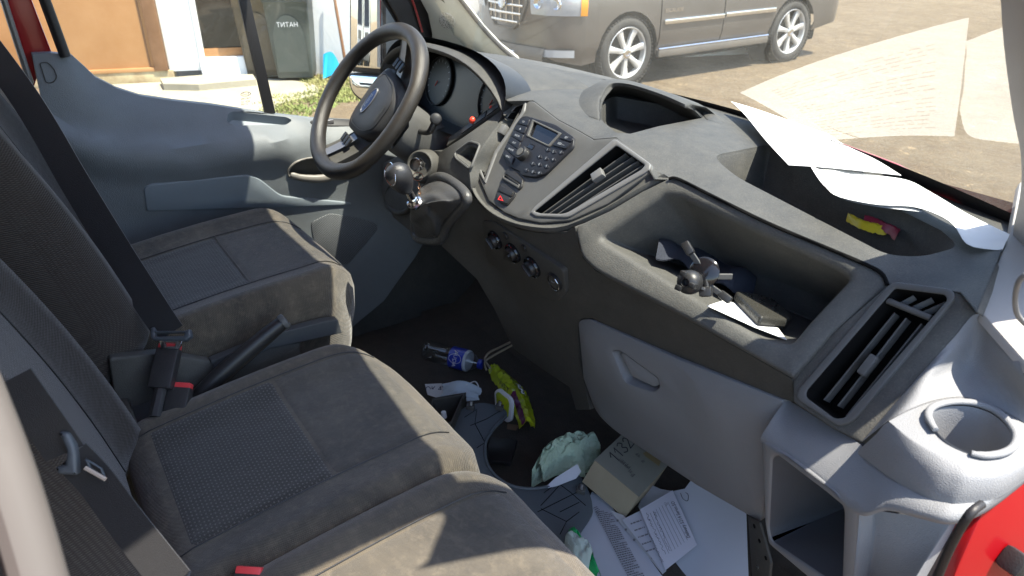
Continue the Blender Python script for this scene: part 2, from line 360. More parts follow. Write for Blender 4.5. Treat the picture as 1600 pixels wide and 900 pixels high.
pk_hole = fillet([(962, 207), (935, 184), (940, 160), (958, 150), (1080, 172), (1098, 184), (1030, 197), (985, 209)], [3, 14, 8, 10, 6, 2, 0, 0])
mb = MB(); o2 = np.array(px2(Dk, dens(deck_edge))); H1 = np.array(px2(Dk, up_hole)); H2 = np.array(px2(Dk, pk_hole))
mb.fill(Dk, o2, [H1, H2], .03)
mb.loops([[Dk.to3(p) for p in o2], [Dk.to3(p)+([0, .02, -.012] if p[1] < .3 else [0, 0, -.02]) for p in o2]])
deck = mb.build('deck', m_dashtop, dash, 40)
def basin(name, surf, hole, drop, taper, mat, parent, r=.006, dirn=None, floor=True):
    """recess below a hole in a surface"""
    d = np.array([0, 0, -1.]) if dirn is None else np.array(dirn, float); L = [[surf.to3(p) for p in hole]]
    for k, q in ((.25, .15), (.7, .5), (1.0, 1.0)):
        L.append([surf.to3(p)+d*r*k for p in inset(hole, r*q*.5)])
    i1 = inset(hole, taper); L.append([surf.to3(p)+d*(drop-.01) for p in i1]); L.append([surf.to3(p)+d*(drop-.003) for p in inset(i1, .003)]); L.append([surf.to3(p)+d*drop for p in inset(i1, .01)])
    b = MB().loops(L)
    if floor:
        n = len(b.V); m = len(hole); c = np.mean(b.V[-m:], 0); b.V.append(c); b.F += [(n-m+i, n-m+(i+1) % m, n) for i in range(m)]
    return b.build(name, mat, parent, 45)
b = MB(); b.tube([Dk.hit(u_, v_)+np.array([0, 0, .0003]) for u_, v_ in dens([(762, 89), (800, 104), (840, 122), (872, 138)], 8, False)], .0011, 5); b.build('deck_seam', m_void, dash)
basin('upper_tray', Dk, H1, .075, .012, m_dashtop, dash)
basin('centre_pocket', Dk, H2, .05, .006, m_dashtop, dash)
# hood over the centre pocket: an arched canopy open towards the cab
rim = [Dk.hit(938, 189)]+[A(u, v, y=y) for u, v, y in [ (938, 158, .31), (947, 137, .35), (958, 130, .375), (985, 132, .39), (1030, 146, .395), (1070, 163, .40)]]+[Dk.hit(1092, 178)+[0, 0, .006], Dk.hit(1104, 187)]
back = [Dk.hit(u, v) for u, v in [(905, 175), (900, 155), (912, 138), (945, 130), (985, 132), (1050, 152), (1110, 172), (1140, 190), (1150, 204)]]
R1 = cr(rim, 6); R4 = cr(back, 6); NR = len(R1); tp = [min(1, 4*min(i, NR-1-i)/NR) for i in range(NR)]; mid = [(a+b)/2+np.array([0, 0, .008])*t_ for a, b, t_ in zip(R1, R4, tp)]
q1 = [(a*.9+b*.1)+np.array([0, 0, .006])*t_ for a, b, t_ in zip(R1, R4, tp)]
NR = len(R1); tp = [min(1, 4*min(i, NR-1-i)/NR+.05) for i in range(NR)]; inn = [a+np.array([0, .012, -.009])*t_ for a, t_ in zip(R1, tp)]; inn2 = [a*.45+b*.55+np.array([0, 0, -.03])*t_ for a, b, t_ in zip(R1, R4, tp)]
MB().grid([inn2, inn, [a+np.array([0, .002, -.007])*t_ for a, t_ in zip(R1, tp)], R1, q1, mid, [a-np.array([0, 0, .004]) for a in R4]]).grid([[a-np.array([0, 0, .03]) for a in R1[:8]], R1[:8]]).build('pocket_hood', m_dashtop, dash, 50)
# surround of the stack with its beaded lip
lip_in = [(733, 232), (734, 262), (741, 290), (752, 312), (775, 333), (810, 348), (850, 354), (880, 353), (908, 343), (950, 323), (1000, 293), (1036, 272)]
lip_out = [(729, 236), (730, 264), (737, 294), (749, 317), (773, 340), (810, 356), (850, 363), (882, 361), (912, 351), (953, 331), (1003, 301), (1046, 278)]
Sl = Surf('y', [S.hit(u, v)+np.array([0, .002, 0]) for u, v in [(741, 230), (745, 262), (763, 313), (845, 348), (892, 344), (950, 318), (1019, 267)]]+[Dk.hit(1047, 278), Dk.hit(1019, 262)]+[S.hit(u, v)+np.array([0, .006, 0]) for u, v in lip_out[1:-3:2]], -1, 1e-6)
pan = [(832, 157), (801, 163), (772, 200), (745, 246), (741, 262), (763, 313), (788, 332), (810, 341), (845, 348), (892, 344), (950, 318), (1019, 267), (1018, 257), (962, 215), (927, 218), (903, 204), (871, 187)]
li = cr([Sl.hit(u, v) for u, v in lip_in], 5); lo = cr([Sl.hit(u, v) for u, v in lip_out], 5)
pi_ = cr([S.hit(u, v)-S.n*.004 for u, v in [(741, 232), (743, 258), (748, 280), (763, 313), (786, 331), (810, 341), (845, 348), (870, 347), (892, 344), (950, 318), (990, 291), (1019, 265)]], 5)
bead = [(a+b)/2+S.n*.007 for a, b in zip(li, lo)]
MB().grid([pi_, li, [a*.7+b*.3+S.n*.0055 for a, b in zip(li, lo)], bead, [a*.2+b*.8+S.n*.004 for a, b in zip(li, lo)], lo, [b+np.array([0, .05, -.012]) for b in lo]]).build('stack_surround', m_dash, dash, 60)
# centre stack panel with its openings
rv = fillet([(964, 228), (1009, 259), (1003, 266), (884, 335), (846, 334), (836, 331)], [4, 3, 3, 10, 3, 2])
lv = fillet([(806, 168), (819, 163), (814, 178), (773, 238), (758, 280), (751, 262), (770, 214)], 3)
radio_px = fillet([(808, 197), (817, 185), (825, 183), (871, 197), (900, 217), (898, 232), (855, 274), (838, 279), (817, 276), (815, 270), (795, 261), (787, 243)], 5)
mb = MB(); plate(mb, S, fillet(pan, [4, 4, 0, 0, 0, 0, 0, 0, 0, 0, 0, 3, 4, 3, 0, 0, 0]), [rv, lv], .03, .002, 0, .02)
stk = mb.build('stack_panel', m_stack, dash, 40)
def vent(surf, hole, fr_out, depth, name, slats, tab, vm=m_frame, sm=m_black, fh=.003, slr=.0011):
    b = MB(); plate(b, surf, fr_out, [hole], .012, .002, fh); fr = b.build(name, vm, dash, 40)
    h2 = np.array(px2(surf, hole)); b = MB(); b.loops([[surf.to3(p, fh-.002) for p in h2], [surf.to3(p, -depth) for p in inset(h2, .004)]], False, True); b.build('duct', m_void, fr)
    for (u0, v0), (u1, v1), bl, hh in slats:
        a, c = surf.hit(u0, v0), surf.hit(u1, v1); t = (c-a)/np.linalg.norm(c-a); n = surf.n; w_ = np.cross(t, n); k = 10; rows = []
        for off, th in ((0, slr), (.5, slr*1.3), (1, slr*.7)):
            pass
        q = MB(); P = [a+(c-a)*i/k+n*(hh+bl*math.sin(math.pi*i/k)) for i in range(k+1)]
        q.grid([[p+w_*slr for p in P], [p+w_*slr-n*.014 for p in P], [p-w_*slr-n*.014 for p in P], [p-w_*slr for p in P], [p+w_*slr for p in P]])
        q.build('slat', sm, fr)
    if tab is not None:
        (u, v), sz, mt = tab; c = surf.hit(u, v); q = MB(); t = surf.hit(slats[0][1][0], slats[0][1][1])-surf.hit(slats[0][0][0], slats[0][0][1]); Rm = rot_to(surf.n, t)
        q.box(c+surf.n*.001, sz, Rm, .001); q.build('vent_tab', mt, fr)
    return fr
rvo = fillet([(961, 217), (1018, 257), (1016, 266), (1008, 272), (889, 341), (838, 339), (829, 333), (836, 324)], [5, 5, 2, 2, 8, 4, 3, 3])
vent(S, rv, rvo, .05, 'air_vent', [((985, 243), (853, 333), .001, -.006), ((996, 249), (868, 334), .001, -.004), ((1003, 257), (884, 334), .001, -.003), ((974, 236), (843, 331), .0, -.008)], ((935, 275), (.022, .017, .012), m_frame), sm=m_stack)
lvo = fillet([(801, 164), (823, 159), (821, 174), (777, 240), (759, 288), (748, 268), (747, 250), (768, 206)], 3)
vent(S, lv, lvo, .05, 'air_vent', [((812, 168), (754, 272), .0, -.004), ((816, 168), (757, 276), .0, -.005)], ((785, 203), (.02, .022, .012), m_frame), sm=m_stack)
# radio
b = MB(); scr_hole = fillet([(837, 193), (876, 212), (860, 229), (829, 214)], 2)
plate(b, S, radio_px, [scr_hole], .012, .0015, .006); m_radio = M('radio_plastic', (.014, .015, .019), .45, bevel=.001); radio = b.build('radio', m_radio, dash, 40)
b = MB(); b.fill(S, np.array(px2(S, scr_hole)), [], 0, .0015); b.build('screen', m_gloss, radio)
b = MB(); so_ = fillet([(835, 189), (881, 211), (862, 233), (825, 215)], 2); plate(b, S, so_, [scr_hole], .005, .001, .0075); b.build('screen_bezel', m_stack, radio)
b = MB(); c = S.hit(821, 244); b.lathe([(.0145, .004), (.0135, .016), (.0125, .0175), (.0, .0172)], c, S.n, 28); kn = b.build('volume_knob', m_black, radio)
b = MB(); b.lathe([(.008, .0178), (.0085, .0184), (.0, .0184)], c, S.n, 20); b.build('knob_cap', m_stack, kn)
def key(poly, h=.0085, mt=M('key_plastic', (.014, .015, .019), .4, bevel=.001), name='button', par=None):
    q = MB(); plate(q, S, fillet(poly, 1.5, 3), [], .004, .0007, h); return q.build(name, mt, par or radio, 40)
def lerp(a, b_, t): return (a[0]+(b_[0]-a[0])*t, a[1]+(b_[1]-a[1])*t)
LT, LB = [(819, 186), (793, 246)], [(833, 187), (800, 259)]
words = ['CD', '▲', 'RADIO', 'AUX', 'PHONE', 'MENU']
for i in range(6):
    t0, t1 = i/6+.012, (i+1)/6-.012; p0, p1 = lerp((817, 187), (788, 245), t0), lerp((817, 187), (788, 245), t1); r0, r1 = lerp((832, 189), (803, 261), t0), lerp((832, 189), (803, 261), t1)
    k_ = key([p0, r0, r1, p1]); cc = S.hit((p0[0]+r1[0])/2, (p0[1]+r1[1])/2)
    text('lettering', words[i], cc, (1, 0, 0), S.e2 if S.e2[2] > 0 else -S.e2, .0055, m_key, k_, .0095-.0005)
UPS = S.e2 if S.e2[2] > 0 else -S.e2
def on(u, v, h): return S.hit(u, v)+S.n*h
kp = [[(510, 372), (550, 385), (600, 390)], [(455, 418), (500, 430), (548, 437)], [(410, 465), (455, 470), (503, 483)], [(368, 508), (412, 520), (455, 527)]]
lab = ['1', '2', '3', '4', '5', '6', '7', '8', '9', '*', '0', '#']
for i, row in enumerate(kp):
    for j, (a, c_) in enumerate(row):
        u, v = 740+a*.2333, 150+c_*.2333; k_ = key([(u-4.2, v-1.5), (u+1.5, v-4), (u+4.2, v+1.5), (u-1.5, v+4)], .0072); text('lettering', lab[i*3+j], on(u, v, 0), (1, 0, 0), UPS, .0065, m_key, k_, .0078)
for poly, s_, (u, v) in [([(877, 219), (884, 213), (899, 220), (896, 225)], 'SET', (889, 219)), ([(866, 230), (875, 221), (895, 227), (888, 236)], 'SEEK ◂ ▸', (881, 229))]:
    k_ = key(poly); text('lettering', s_, on(u, v, 0), (1, 0, 0), UPS, .006, m_key, k_, .0092)
k_ = key([(831, 226), (840, 230), (835, 237), (826, 232)], .007, m_gloss, 'eject_button')
# slot and hazard cluster
b = MB(); slot_h = [(789, 279), (813, 293), (815, 288), (792, 273)]
plate(b, S, fillet([(785, 282), (793, 266), (801, 264), (819, 281), (817, 293), (812, 298)], 3), [slot_h], .006, .001, .004); sl_ = b.build('slot_panel', m_black, dash, 40)
b = MB(); b.fill(S, np.array(px2(S, slot_h)), [], 0, -.001); b.build('slot', m_void, sl_)
b = MB(); plate(b, S, [(787, 280.5), (812, 295.5), (814.5, 290), (790, 274)], [[(789.5, 278.5), (812, 291.5), (813.3, 288.8), (791, 275)]], .005, .0006, .006); b.build('slot_lip', m_stack, sl_)
b = MB(); plate(b, S, fillet([(776, 307), (782, 288), (789, 287), (808, 302), (804, 310), (794, 322), (783, 319)], 3), [], .006, .001, .003); hz = b.build('switch_panel', m_black, dash, 40)
key([(781, 300), (785, 291), (805, 302), (801, 309)], .0055, m_black, 'switch', hz); hb = key([(777, 308), (780, 302), (800, 311), (794, 320), (784, 317)], .0055, m_black, 'hazard_switch', hz)
b = MB(); tri = [on(785, 307, .0062), on(780.5, 314, .0062), on(790, 316.5, .0062)]; cc = sum(tri)/3; ti = [cc+(p-cc)*.5 for p in tri]; b.loops([tri, ti])
m_hz = M('hazard_red', (.7, .03, .03), .5); b.build('warning_triangle', m_hz, hb, 0)
# passenger fascia with the big open tray
fas = [(897, 352), (912, 347), (953, 328), (1003, 298), (1046, 277), (1065, 278), (1200, 347), (1360, 416), (1380, 428), (1387, 446), (1300, 520), (1238, 590), (1080, 500), (930, 422), (908, 400)]
trh = fillet([(1038, 306), (1062, 308), (1306, 418), (1327, 433), (1262, 503), (1236, 535), (1190, 526), (960, 385), (938, 371)], [8, 8, 10, 8, 0, 8, 10, 6, 10], 6)
# dark seam between deck and fascia
b = MB(); b.tube(cr([Fp.hit(u_, v_)+Fp.n*.002 for u_, v_ in [(1046, 280), (1062, 281), (1120, 310), (1200, 349), (1290, 387), (1358, 416), (1379, 429), (1387, 446)]], 6), .0026, 6); b.build('seam_strip', m_void, dash, 60)
# the tray is a deep scoop: rim on the fascia, floor below, back wall ahead
b = MB(); of = np.array(px2(Fp, fillet(fas, [6, 0, 0, 0, 8, 4, 0, 10, 8, 6, 0, 6, 0, 14, 10]))); ht = np.array(px2(Fp, trh))
plate2(b, Fp, of, [], .03, .004, 0, 0) if False else None
i1 = inset(of, .0015); i2 = inset(of, .005); jh = [inset(ht, -.012), inset(ht, -.006), inset(ht, -.002)]
b.loops([[Fp.to3(p, -.03) for p in of], [Fp.to3(p, -.005) for p in of], [Fp.to3(p, -.0015) for p in i1], [Fp.to3(p, 0) for p in i2]])
b.fill(Fp, i2, [jh[0]], .03)
b.loops([[Fp.to3(p, 0) for p in jh[0]], [Fp.to3(p, -.0015) for p in jh[1]], [Fp.to3(p, -.006) for p in jh[2]], [Fp.to3(p, -.013) for p in ht]])
fasc = b.build('passenger_fascia', m_dash, dash, 50)
N_ = len(ht); deep = []
zs = np.array([Fp.to3(p, -.013)[2] for p in ht]); zl, zh = zs.min(), zs.max()
L = [[Fp.to3(p, -.013) for p in ht]]
def tray_pt(p, t):
    q = Fp.to3(p, -.013); s_ = (q[2]-zl)/(zh-zl); f = np.array([0, .19, -.052])*(1-s_)+np.array([0, .075, -.115])*s_     # floor runs forward, back wall drops
    return q+f*t
cen = ht.mean(0)
for t in (.06, .35, .7, .94, 1.0):
    k_ = 1-.2*t; L.append([tray_pt(cen+(p-cen)*np.array([k_, 1.]), t) for p in ht])
b = MB().loops(L); n = len(b.V); b.V.append(np.mean(b.V[-N_:], 0)); b.F += [(n-N_+i, n-N_+(i+1) % N_, n) for i in range(N_)]
tray = b.build('open_tray', m_dash, dash, 40)
# passenger vent
Vp = plane3(A(1238, 590, y=.115), A(1392, 440, y=.208), A(1345, 690, y=.092))
vh = fillet([(1400, 452), (1478, 462), (1482, 470), (1322, 654), (1306, 655), (1262, 622), (1262, 612)], [5, 5, 4, 6, 5, 5, 5])
vo_ = fillet([(1396, 441), (1488, 453), (1496, 466), (1336, 660), (1312, 668), (1247, 625), (1249, 610)], [12, 8, 8, 12, 10, 8, 8])
sur = fillet([(1388, 444), (1500, 455), (1526, 488), (1440, 585), (1345, 692), (1300, 668), (1239, 628), (1238, 590), (1300, 520)], [6, 12, 3, 0, 4, 0, 4, 0, 0])
b = MB(); plate(b, Vp, sur, [vh], .03, .003, 0); b.build('vent_surround', m_dash, dash, 40)
pv = vent(Vp, vh, vo_, .06, 'air_vent', [((1393, 485), (1282, 622), .0, -.01), ((1412, 494), (1305, 632), .0, -.008), ((1436, 503), (1318, 648), .0, -.008)], None, vm=m_stack, sm=m_stack, fh=.005)
b = MB(); cA, cB = Vp.hit(1382, 467), Vp.hit(1453, 496); b.tube([cA-Vp.n*.004, cB-Vp.n*.004], .0042, 8); b.build('vent_crossbar', m_stack, pv)
for (u0, v0), (u1, v1) in [((1402, 472), (1424, 460)), ((1420, 479), (1452, 464)), ((1437, 487), (1474, 470))]:
    b = MB(); b.tube([Vp.hit(u0, v0)-Vp.n*.012, Vp.hit(u1, v1)-Vp.n*.012], .0045, 6, flat=.35); b.build('slat', m_stack, pv)
b = MB(); t_ = Vp.hit(1305, 632)-Vp.hit(1412, 494); b.box(Vp.hit(1355, 570)-Vp.n*.004, (.03, .012, .012), rot_to(Vp.n, t_), .003); b.build('vent_tab', m_stack, pv)
# dark lower dash under the stack and fascia
Lw = Surf('y', keys([(737, 298, .072), (760, 335, .07), (815, 360, .075), (880, 365, .08), (905, 400, .088), (1000, 465, .098), (1238, 592, .112), (1226, 622, .125), (1060, 560, .135), (905, 497, .13), (762, 405, .115), (885, 470, .11), (745, 436, .11), (775, 500, .155), (803, 545, .205), (890, 605, .19), (905, 640, .2), (840, 480, .13), (700, 400, .08), (720, 330, .062)]), -1)
low = [(731, 297), (752, 322), (775, 342), (812, 358), (850, 364), (885, 362), (898, 354), (910, 402), (932, 424), (1080, 502), (1238, 592), (1240, 628), (1226, 624), (1060, 562), (925, 497), (908, 498), (903, 512), (905, 560), (922, 640), (900, 640), (890, 605), (845, 575), (803, 545), (790, 520), (772, 482), (745, 436), (690, 384), (672, 366), (700, 348), (722, 322)]
b = MB(); o2 = np.array(px2(Lw, dens(low))); b.fill(Lw, o2, [], .035); b.loops([[Lw.to3(p) for p in o2], [Lw.to3(p)+np.array([0, .05, 0]) for p in o2]]); b.build('lower_panel', m_low, dash, 40)
# heater controls
HV = plane3(A(760, 345, y=.078), A(885, 425, y=.088), A(765, 405, y=.108))
b = MB(); plate(b, HV, fillet([(757, 342), (775, 344), (884, 420), (887, 455), (878, 469), (862, 466), (765, 408)], [6, 4, 8, 4, 6, 6, 6]), [], .02, .002, .006); hv = b.build('heater_panel', m_low, dash, 40)
UPH = np.array([0, .3, 1.]); 
for i, (u, v, r) in enumerate([(779, 372, .0205), (807, 392, .0215), (837, 414, .0225)]):
    c = HV.hit(u, v)+HV.n*.006; b = MB(); b.lathe([(r, 0), (r, .006), (r*.93, .008), (r*.9, .004), (0, .004)], c, HV.n, 30); kn = b.build('heater_dial', m_gloss, hv, 40)
    b = MB(); b.lathe([(r*.72, .004), (r*.66, .014), (r*.6, .0155), (0, .0155)], c, HV.n, 26); gr = b.build('knob', m_black, kn, 40)
    ang = (2.2, .6, 2.4)[i]; e1 = HV.e1*math.cos(ang)+HV.e2*math.sin(ang); b = MB(); b.box(c+HV.n*.0175, (r*1.25, .006, .008), rot_to(HV.n, e1), .0015); b.build('grip', m_black, gr, 40)
    for j in range(7):
        a_ = ang+.6+j*.62; p_ = c+HV.n*.0083+(HV.e1*math.cos(a_)+HV.e2*math.sin(a_))*r*.965; q = MB(); q.box(p_, (.0016, .0008, .0004), rot_to(HV.n, p_-c)); q.build('mark', m_key if (i != 1 or j > 3) else m_hz, kn, 0)
for u, v in [(794, 366), (823, 385)]:
    c = HV.hit(u, v)+HV.n*.006; b = MB(); b.lathe([(.0085, 0), (.0085, .003), (.0075, .004), (0, .004)], c, HV.n, 20); b.build('button', m_black, hv)
c = HV.hit(872, 437)+HV.n*.006; b = MB(); b.lathe([(.0185, 0), (.0185, .006), (.017, .007), (.0155, .0065), (.0155, .002), (0, .002)], c, HV.n, 28); sk_ = b.build('power_socket', m_black, hv, 40)
b = MB(); b.lathe([(.0152, .002), (.0145, .0055), (.0, .006)], c, HV.n, 24); cp = b.build('socket_cap', m_low, sk_); text('lettering', '12V', c, (1, 0, 0), UPH, .0075, m_key, cp, .0066)
b = MB(); arc = [c+HV.n*.0065+(HV.e1*math.cos(a)+HV.e2*math.sin(a))*.0168 for a in np.linspace(-2.2, .9, 16)]; b.tube(arc, .0009, 6); b.build('chrome_ring', m_chrome, sk_)
# glovebox
Gb = Surf('y', keys([(905, 500, .134), (1000, 540, .128), (1110, 580, .125), (1224, 627, .124), (908, 530, .128), (925, 600, .165), (945, 660, .195), (1060, 720, .18), (1190, 815, .165), (1060, 620, .132), (1210, 700, .13), (990, 560, .122), (1100, 605, .119), (1215, 655, .12)]), -1)
gl = fillet([(904, 500), (922, 497), (1060, 560), (1226, 625), (1205, 700), (1190, 816), (1090, 758), (960, 672), (932, 645), (912, 590)], [14, 10, 0, 4, 0, 6, 0, 20, 20, 0])
hh = fillet([(957, 548), (970, 548), (1028, 590), (1032, 604), (1022, 612), (978, 598)], [5, 5, 4, 4, 6, 10])
b = MB(); plate(b, Gb, gl, [hh], .02, .003, .002, .03); gbx = b.build('glovebox_lid', m_grey, dash, 40)
b = MB(); h2 = np.array(px2(Gb, hh)); b.loops([[Gb.to3(p, .001) for p in h2], [Gb.to3(p, -.02) for p in inset(h2, .003)]], False, True); b.build('handle_recess', m_grey, gbx, 40)
b = MB(); plate(b, Gb, fillet([(966, 553), (972, 551), (1027, 592), (1029, 603), (1020, 607), (985, 590)], 3), [], .01, .002, -.004); b.build('handle', m_grey, gbx, 40)
# ------------------------------------------------------------------ right end of the dashboard: cup holder and door pocket
def Z(u, v, z): return A(u, v, z=z)
rows = [
 [Vp.hit(1345, 692), Vp.hit(1390, 640), Vp.hit(1440, 583), Vp.hit(1490, 528), Vp.hit(1526, 490), Z(1556, 520, .795), Z(1589, 555, .795)],
 [Z(1365, 676, .67), Z(1412, 622, .713), Z(1456, 572, .75), Z(1500, 538, .772), Z(1530, 531, .778), Z(1562, 553, .782), Z(1604, 600, .782)],
 [Z(1378, 665, .7), Z(1417, 630, .722), Z(1452, 600, .735), Z(1485, 580, .742), Z(1518, 575, .745), Z(1559, 595, .748), Z(1608, 632, .75)],
 [Z(1388, 657, .716), Z(1420, 641, .722), Z(1450, 629, .727), Z(1480, 622, .728), Z(1510, 622, .728), Z(1557, 638, .728), Z(1612, 668, .728)]]
G = [cr(r, 5) for r in rows]; G = np.array([cr([g[i] for g in G], 4) for i in range(len(G[0]))]).transpose(1, 0, 2)
b = MB(); b.grid(G)
r3 = cr([Z(1388, 659, .714), Z(1425, 688, .719), Z(1460, 708, .722), Z(1490, 720, .724), Z(1520, 729, .725), Z(1570, 726, .725), Z(1612, 706, .725)], 5)
r4 = cr([Z(1342, 703, .648), Z(1390, 738, .67), Z(1440, 768, .683), Z(1475, 778, .690), Z(1505, 781, .693), Z(1560, 772, .696), Z(1612, 738, .698)], 5)
r35 = [a*.55+c*.45+np.array([.004, -.006, .006]) for a, c in zip(r3, r4)]
b.grid([r3, [a*.85+c*.15+np.array([.001, -.002, .004]) for a, c in zip(r3, r4)], r35, r4, [p-np.array([0, 0, .006]) for p in r4]])
Cz = Surf('z', list(G[-1][::3])+list(r3[::3]), 1, 1e-4); cl, crr = Z(1453, 650, .728), Z(1584, 688, .728); cc = (cl+crr)/2; cr_ = np.linalg.norm(cl-crr)/2*.98
hole = cr([Z(u, v, .727)[:2] for u, v in [(1454, 656), (1460, 641), (1487, 634), (1522, 636), (1556, 650), (1581, 678), (1578, 700), (1552, 711), (1517, 708), (1476, 686)]], 5, True); cc2 = hole.mean(0)
b.fill(Cz, np.array([p[:2] for p in list(G[-1])+list(r3[::-1])]), [hole], .02)
b.build('cup_holder_housing', m_grey, dash, 50)
b = MB(); b.loops([[np.array([*(cc2+(p-cc2)*k_), z_]) for p in hole] for k_, z_ in ((1.0, .7265), (.985, .722), (.97, .71), (.88, .645), (.85, .638), (.8, .636))], False, True); b.build('cup_well', m_grey, dash, 50)
b = MB(); a0 = np.radians(np.linspace(-62, 222, 40))+.35; hr = [cc2+(p-cc2)*1.06 for p in hole]; kk0 = int(np.argmin([np.linalg.norm(p-Z(1462, 672, .727)[:2]) for p in hr])); kk1 = int(np.argmin([np.linalg.norm(p-Z(1520, 709, .727)[:2]) for p in hr])); NH = len(hr); dirn_ = 1 if ((kk1-kk0) % NH) > NH/2 else -1; nst = ((kk1-kk0)*dirn_) % NH; base_ = [hr[(kk0+dirn_*int(round(nst*i/39))) % NH] for i in range(40)]
b.tube([(p[0], p[1], .729+.002*math.sin(math.pi*i/39)) for i, p in enumerate(base_)], [.0036 if 1 < i < 38 else .003 for i in range(40)], 10, flat=1.2); b.build('cup_collar', m_grey, dash, 60)
# lower corner piece with an open pocket
ledge = [Gb.hit(1226, 627), Z(1240, 630, .612), Z(1300, 668, .628), Z(1345, 695, .645)]
T0 = cr(ledge+[r4[8]-[0, 0, .005], r4[15]-[0, 0, .005], r4[20]-[0, 0, .005], r4[25]-[0, 0, .005], r4[-1]-[0, 0, .005]], 5)
T1 = cr([Z(1188, 685, .568), Z(1225, 712, .578), Z(1285, 757, .598), Z(1343, 799, .62), Z(1388, 792, .652), Z(1440, 804, .669), Z(1490, 813, .677), Z(1545, 793, .680), Z(1612, 742, .688)], 5)
b = MB(); b.grid([T0, [a*.5+c*.5+np.array([0, 0, .004]) for a, c in zip(T0, T1)], [a*.12+c*.88+np.array([0, 0, .0025]) for a, c in zip(T0, T1)], T1, [p+np.array([-.001, .003, -.008]) for p in T1], [p+np.array([-.006, .02, -.012]) for p in T1]])
b.build('corner_ledge', m_grey, dash, 60)
Pf = plane3(Z(1188, 687, .566), Z(1343, 801, .617), A(1195, 815, y=.115))
pf = fillet([(1189, 686), (1343, 800), (1338, 860), (1330, 960), (1200, 850), (1194, 815)], [8, 6, 0, 0, 8, 0]); ph = fillet([(1205, 714), (1222, 712), (1306, 775), (1318, 795), (1314, 920), (1204, 846), (1200, 826)], [8, 8, 12, 10, 8, 10, 6])
b = MB(); plate(b, Pf, pf, [ph], .02, .004, 0); pkt = b.build('pocket_face', m_grey, dash, 50)
h2 = np.array(px2(Pf, ph)); b = MB(); b.loops([[Pf.to3(p, -.003) for p in h2], [Pf.to3(p, -.16) for p in inset(h2, .016)], [Pf.to3(p, -.168) for p in inset(h2, .022)]], False, True); b.build('pocket_well', M('pocket_shaded_grey', (.085, .09, .1), .6, grain=(800, .6, .001)), pkt, 50)  # grey trim made darker: the pocket's inner shade is put into its colour
e0 = [A(1343, 802, s=Pf), A(1338, 860, s=Pf), A(1330, 930, s=Pf), A(1322, 1010, s=Pf)]
e1 = [Z(1366, 797, .60), A(1366, 850, x=.83), A(1356, 920, x=.83), A(1346, 1010, x=.83)]
e2 = [Z(1436, 808, .615), A(1414, 860, x=.865), A(1388, 920, x=.865), A(1358, 1010, x=.865)]
e3 = [Z(1486, 816, .622), A(1470, 840, x=.89), A(1432, 900, x=.89), A(1370, 1010, x=.89)]
e4 = [p+np.array([0, .06, 0]) for p in e3]
MB().grid([cr(x_, 4) for x_ in (e0, e1, e2, e3, e4)]).build('corner_side', m_grey, dash, 60)

# ------------------------------------------------------------------ van body: pillars, roof, windscreen, bonnet
van = thing('van_body', (0, .5, -.55), 'red van body with roof, windscreen and pillars framing the cab', 'van')
def wsB(x): k = (x/.72)**2; return np.array([x, .612-.115*k, .842-.016*k])
def wsT(x): k = (x/.72)**2; return np.array([x*.93, .035-.05*k, 1.53-.012*k])
def wsP(x, t): p = wsB(x)*(1-t)+wsT(x)*t; p = p+np.array([0, .035, .03])*4*t*(1-t)*.6; return p
xs = np.linspace(-.80, .80, 33); ts = np.linspace(0, 1, 17)
MB().grid([[wsP(x, t) for x in xs] for t in ts]).build('windscreen', m_wind, van, 60)
b = MB(); b.grid([[wsP(x, t)+np.array([0, -.012, -.004]) for x in xs] for t in (-.02, .0, .022)]); b.build('windscreen_seal', m_rubber, van, 60)
# bonnet ahead of the screen with its red rear edge, and the scuttle
b = MB(); b.grid([[wsB(x)+np.array([0, dy, dz-.03*max(0, abs(x)-.45)/.3]) for x in xs] for dy, dz in ((-.03, -.06), (.012, -.05), (.035, -.018), (.042, -.012), (.05, -.012), (.065, -.025), (.12, -.12), (.28, -.36), (.42, -.6), (.48, -.95))]); b.build('bonnet', m_red, van, 60)
# roof and header: shades the cab
RY = [.03, -.05, -.5, -1.2, -1.6]
b = MB(); b.grid([[(x*1.0, y-.05*(x/.72)**2*(1 if y > 0 else .3), z+.02-.05*(x/.8)**4) for x in np.linspace(-.80, .775, 21)] for y, z in ((.055, 1.515), (.05, 1.55), (-.05, 1.60), (-.5, 1.64), (-1.2, 1.65), (-1.7, 1.65), (-1.7, 1.58), (-1.2, 1.58), (-.5, 1.57), (-.05, 1.53), (.02, 1.505), (.055, 1.515))]); b.build('roof', m_red, van, 40)
b = MB(); b.grid([[(x, -1.45, z) for x in np.linspace(-.95, .95, 9)] for z in (0, .5, 1, 1.6)]); b.build('bulkhead', m_pillar, van)
# passenger windscreen pillar trim
def pillar(s):
    x0 = .775*s; rowsP = []
    for t in np.linspace(-.06, 1.0, 12):
        p = wsP(x0, t); o_ = np.array([s, 0, 0.]); inn_ = np.array([-.052*s, -.02, -.018]); rowsP.append([p+inn_+np.array([0, .02, .02]), p+inn_, p+inn_+np.array([.02*s, -.03, -.024]), p+np.array([.04*s, -.065, -.04]), p+np.array([.085*s, -.075, -.05]), p+np.array([.10*s, -.03, -.02]), p+np.array([.06*s, .01, .01])])
    return rowsP
wall_ = [(1558, -10), (1568, 80), (1583, 195), (1593, 250), (1590, 300), (1577, 365), (1556, 415), (1530, 489), (1590, 556), (1640, 640), (1760, 640), (1760, -10)]
PT = plane3(A(1583, 350, y=.44), A(1530, 489, s=Vp)+np.array([.004, 0, 0]), A(1590, 555, z=.797)); 
Pc = [(1558, -30, .17), (1564, 60, .22), (1578, 165, .30), (1591, 235, .355), (1590, 300, .40), (1577, 365, .425), (1568, 388, .41)]
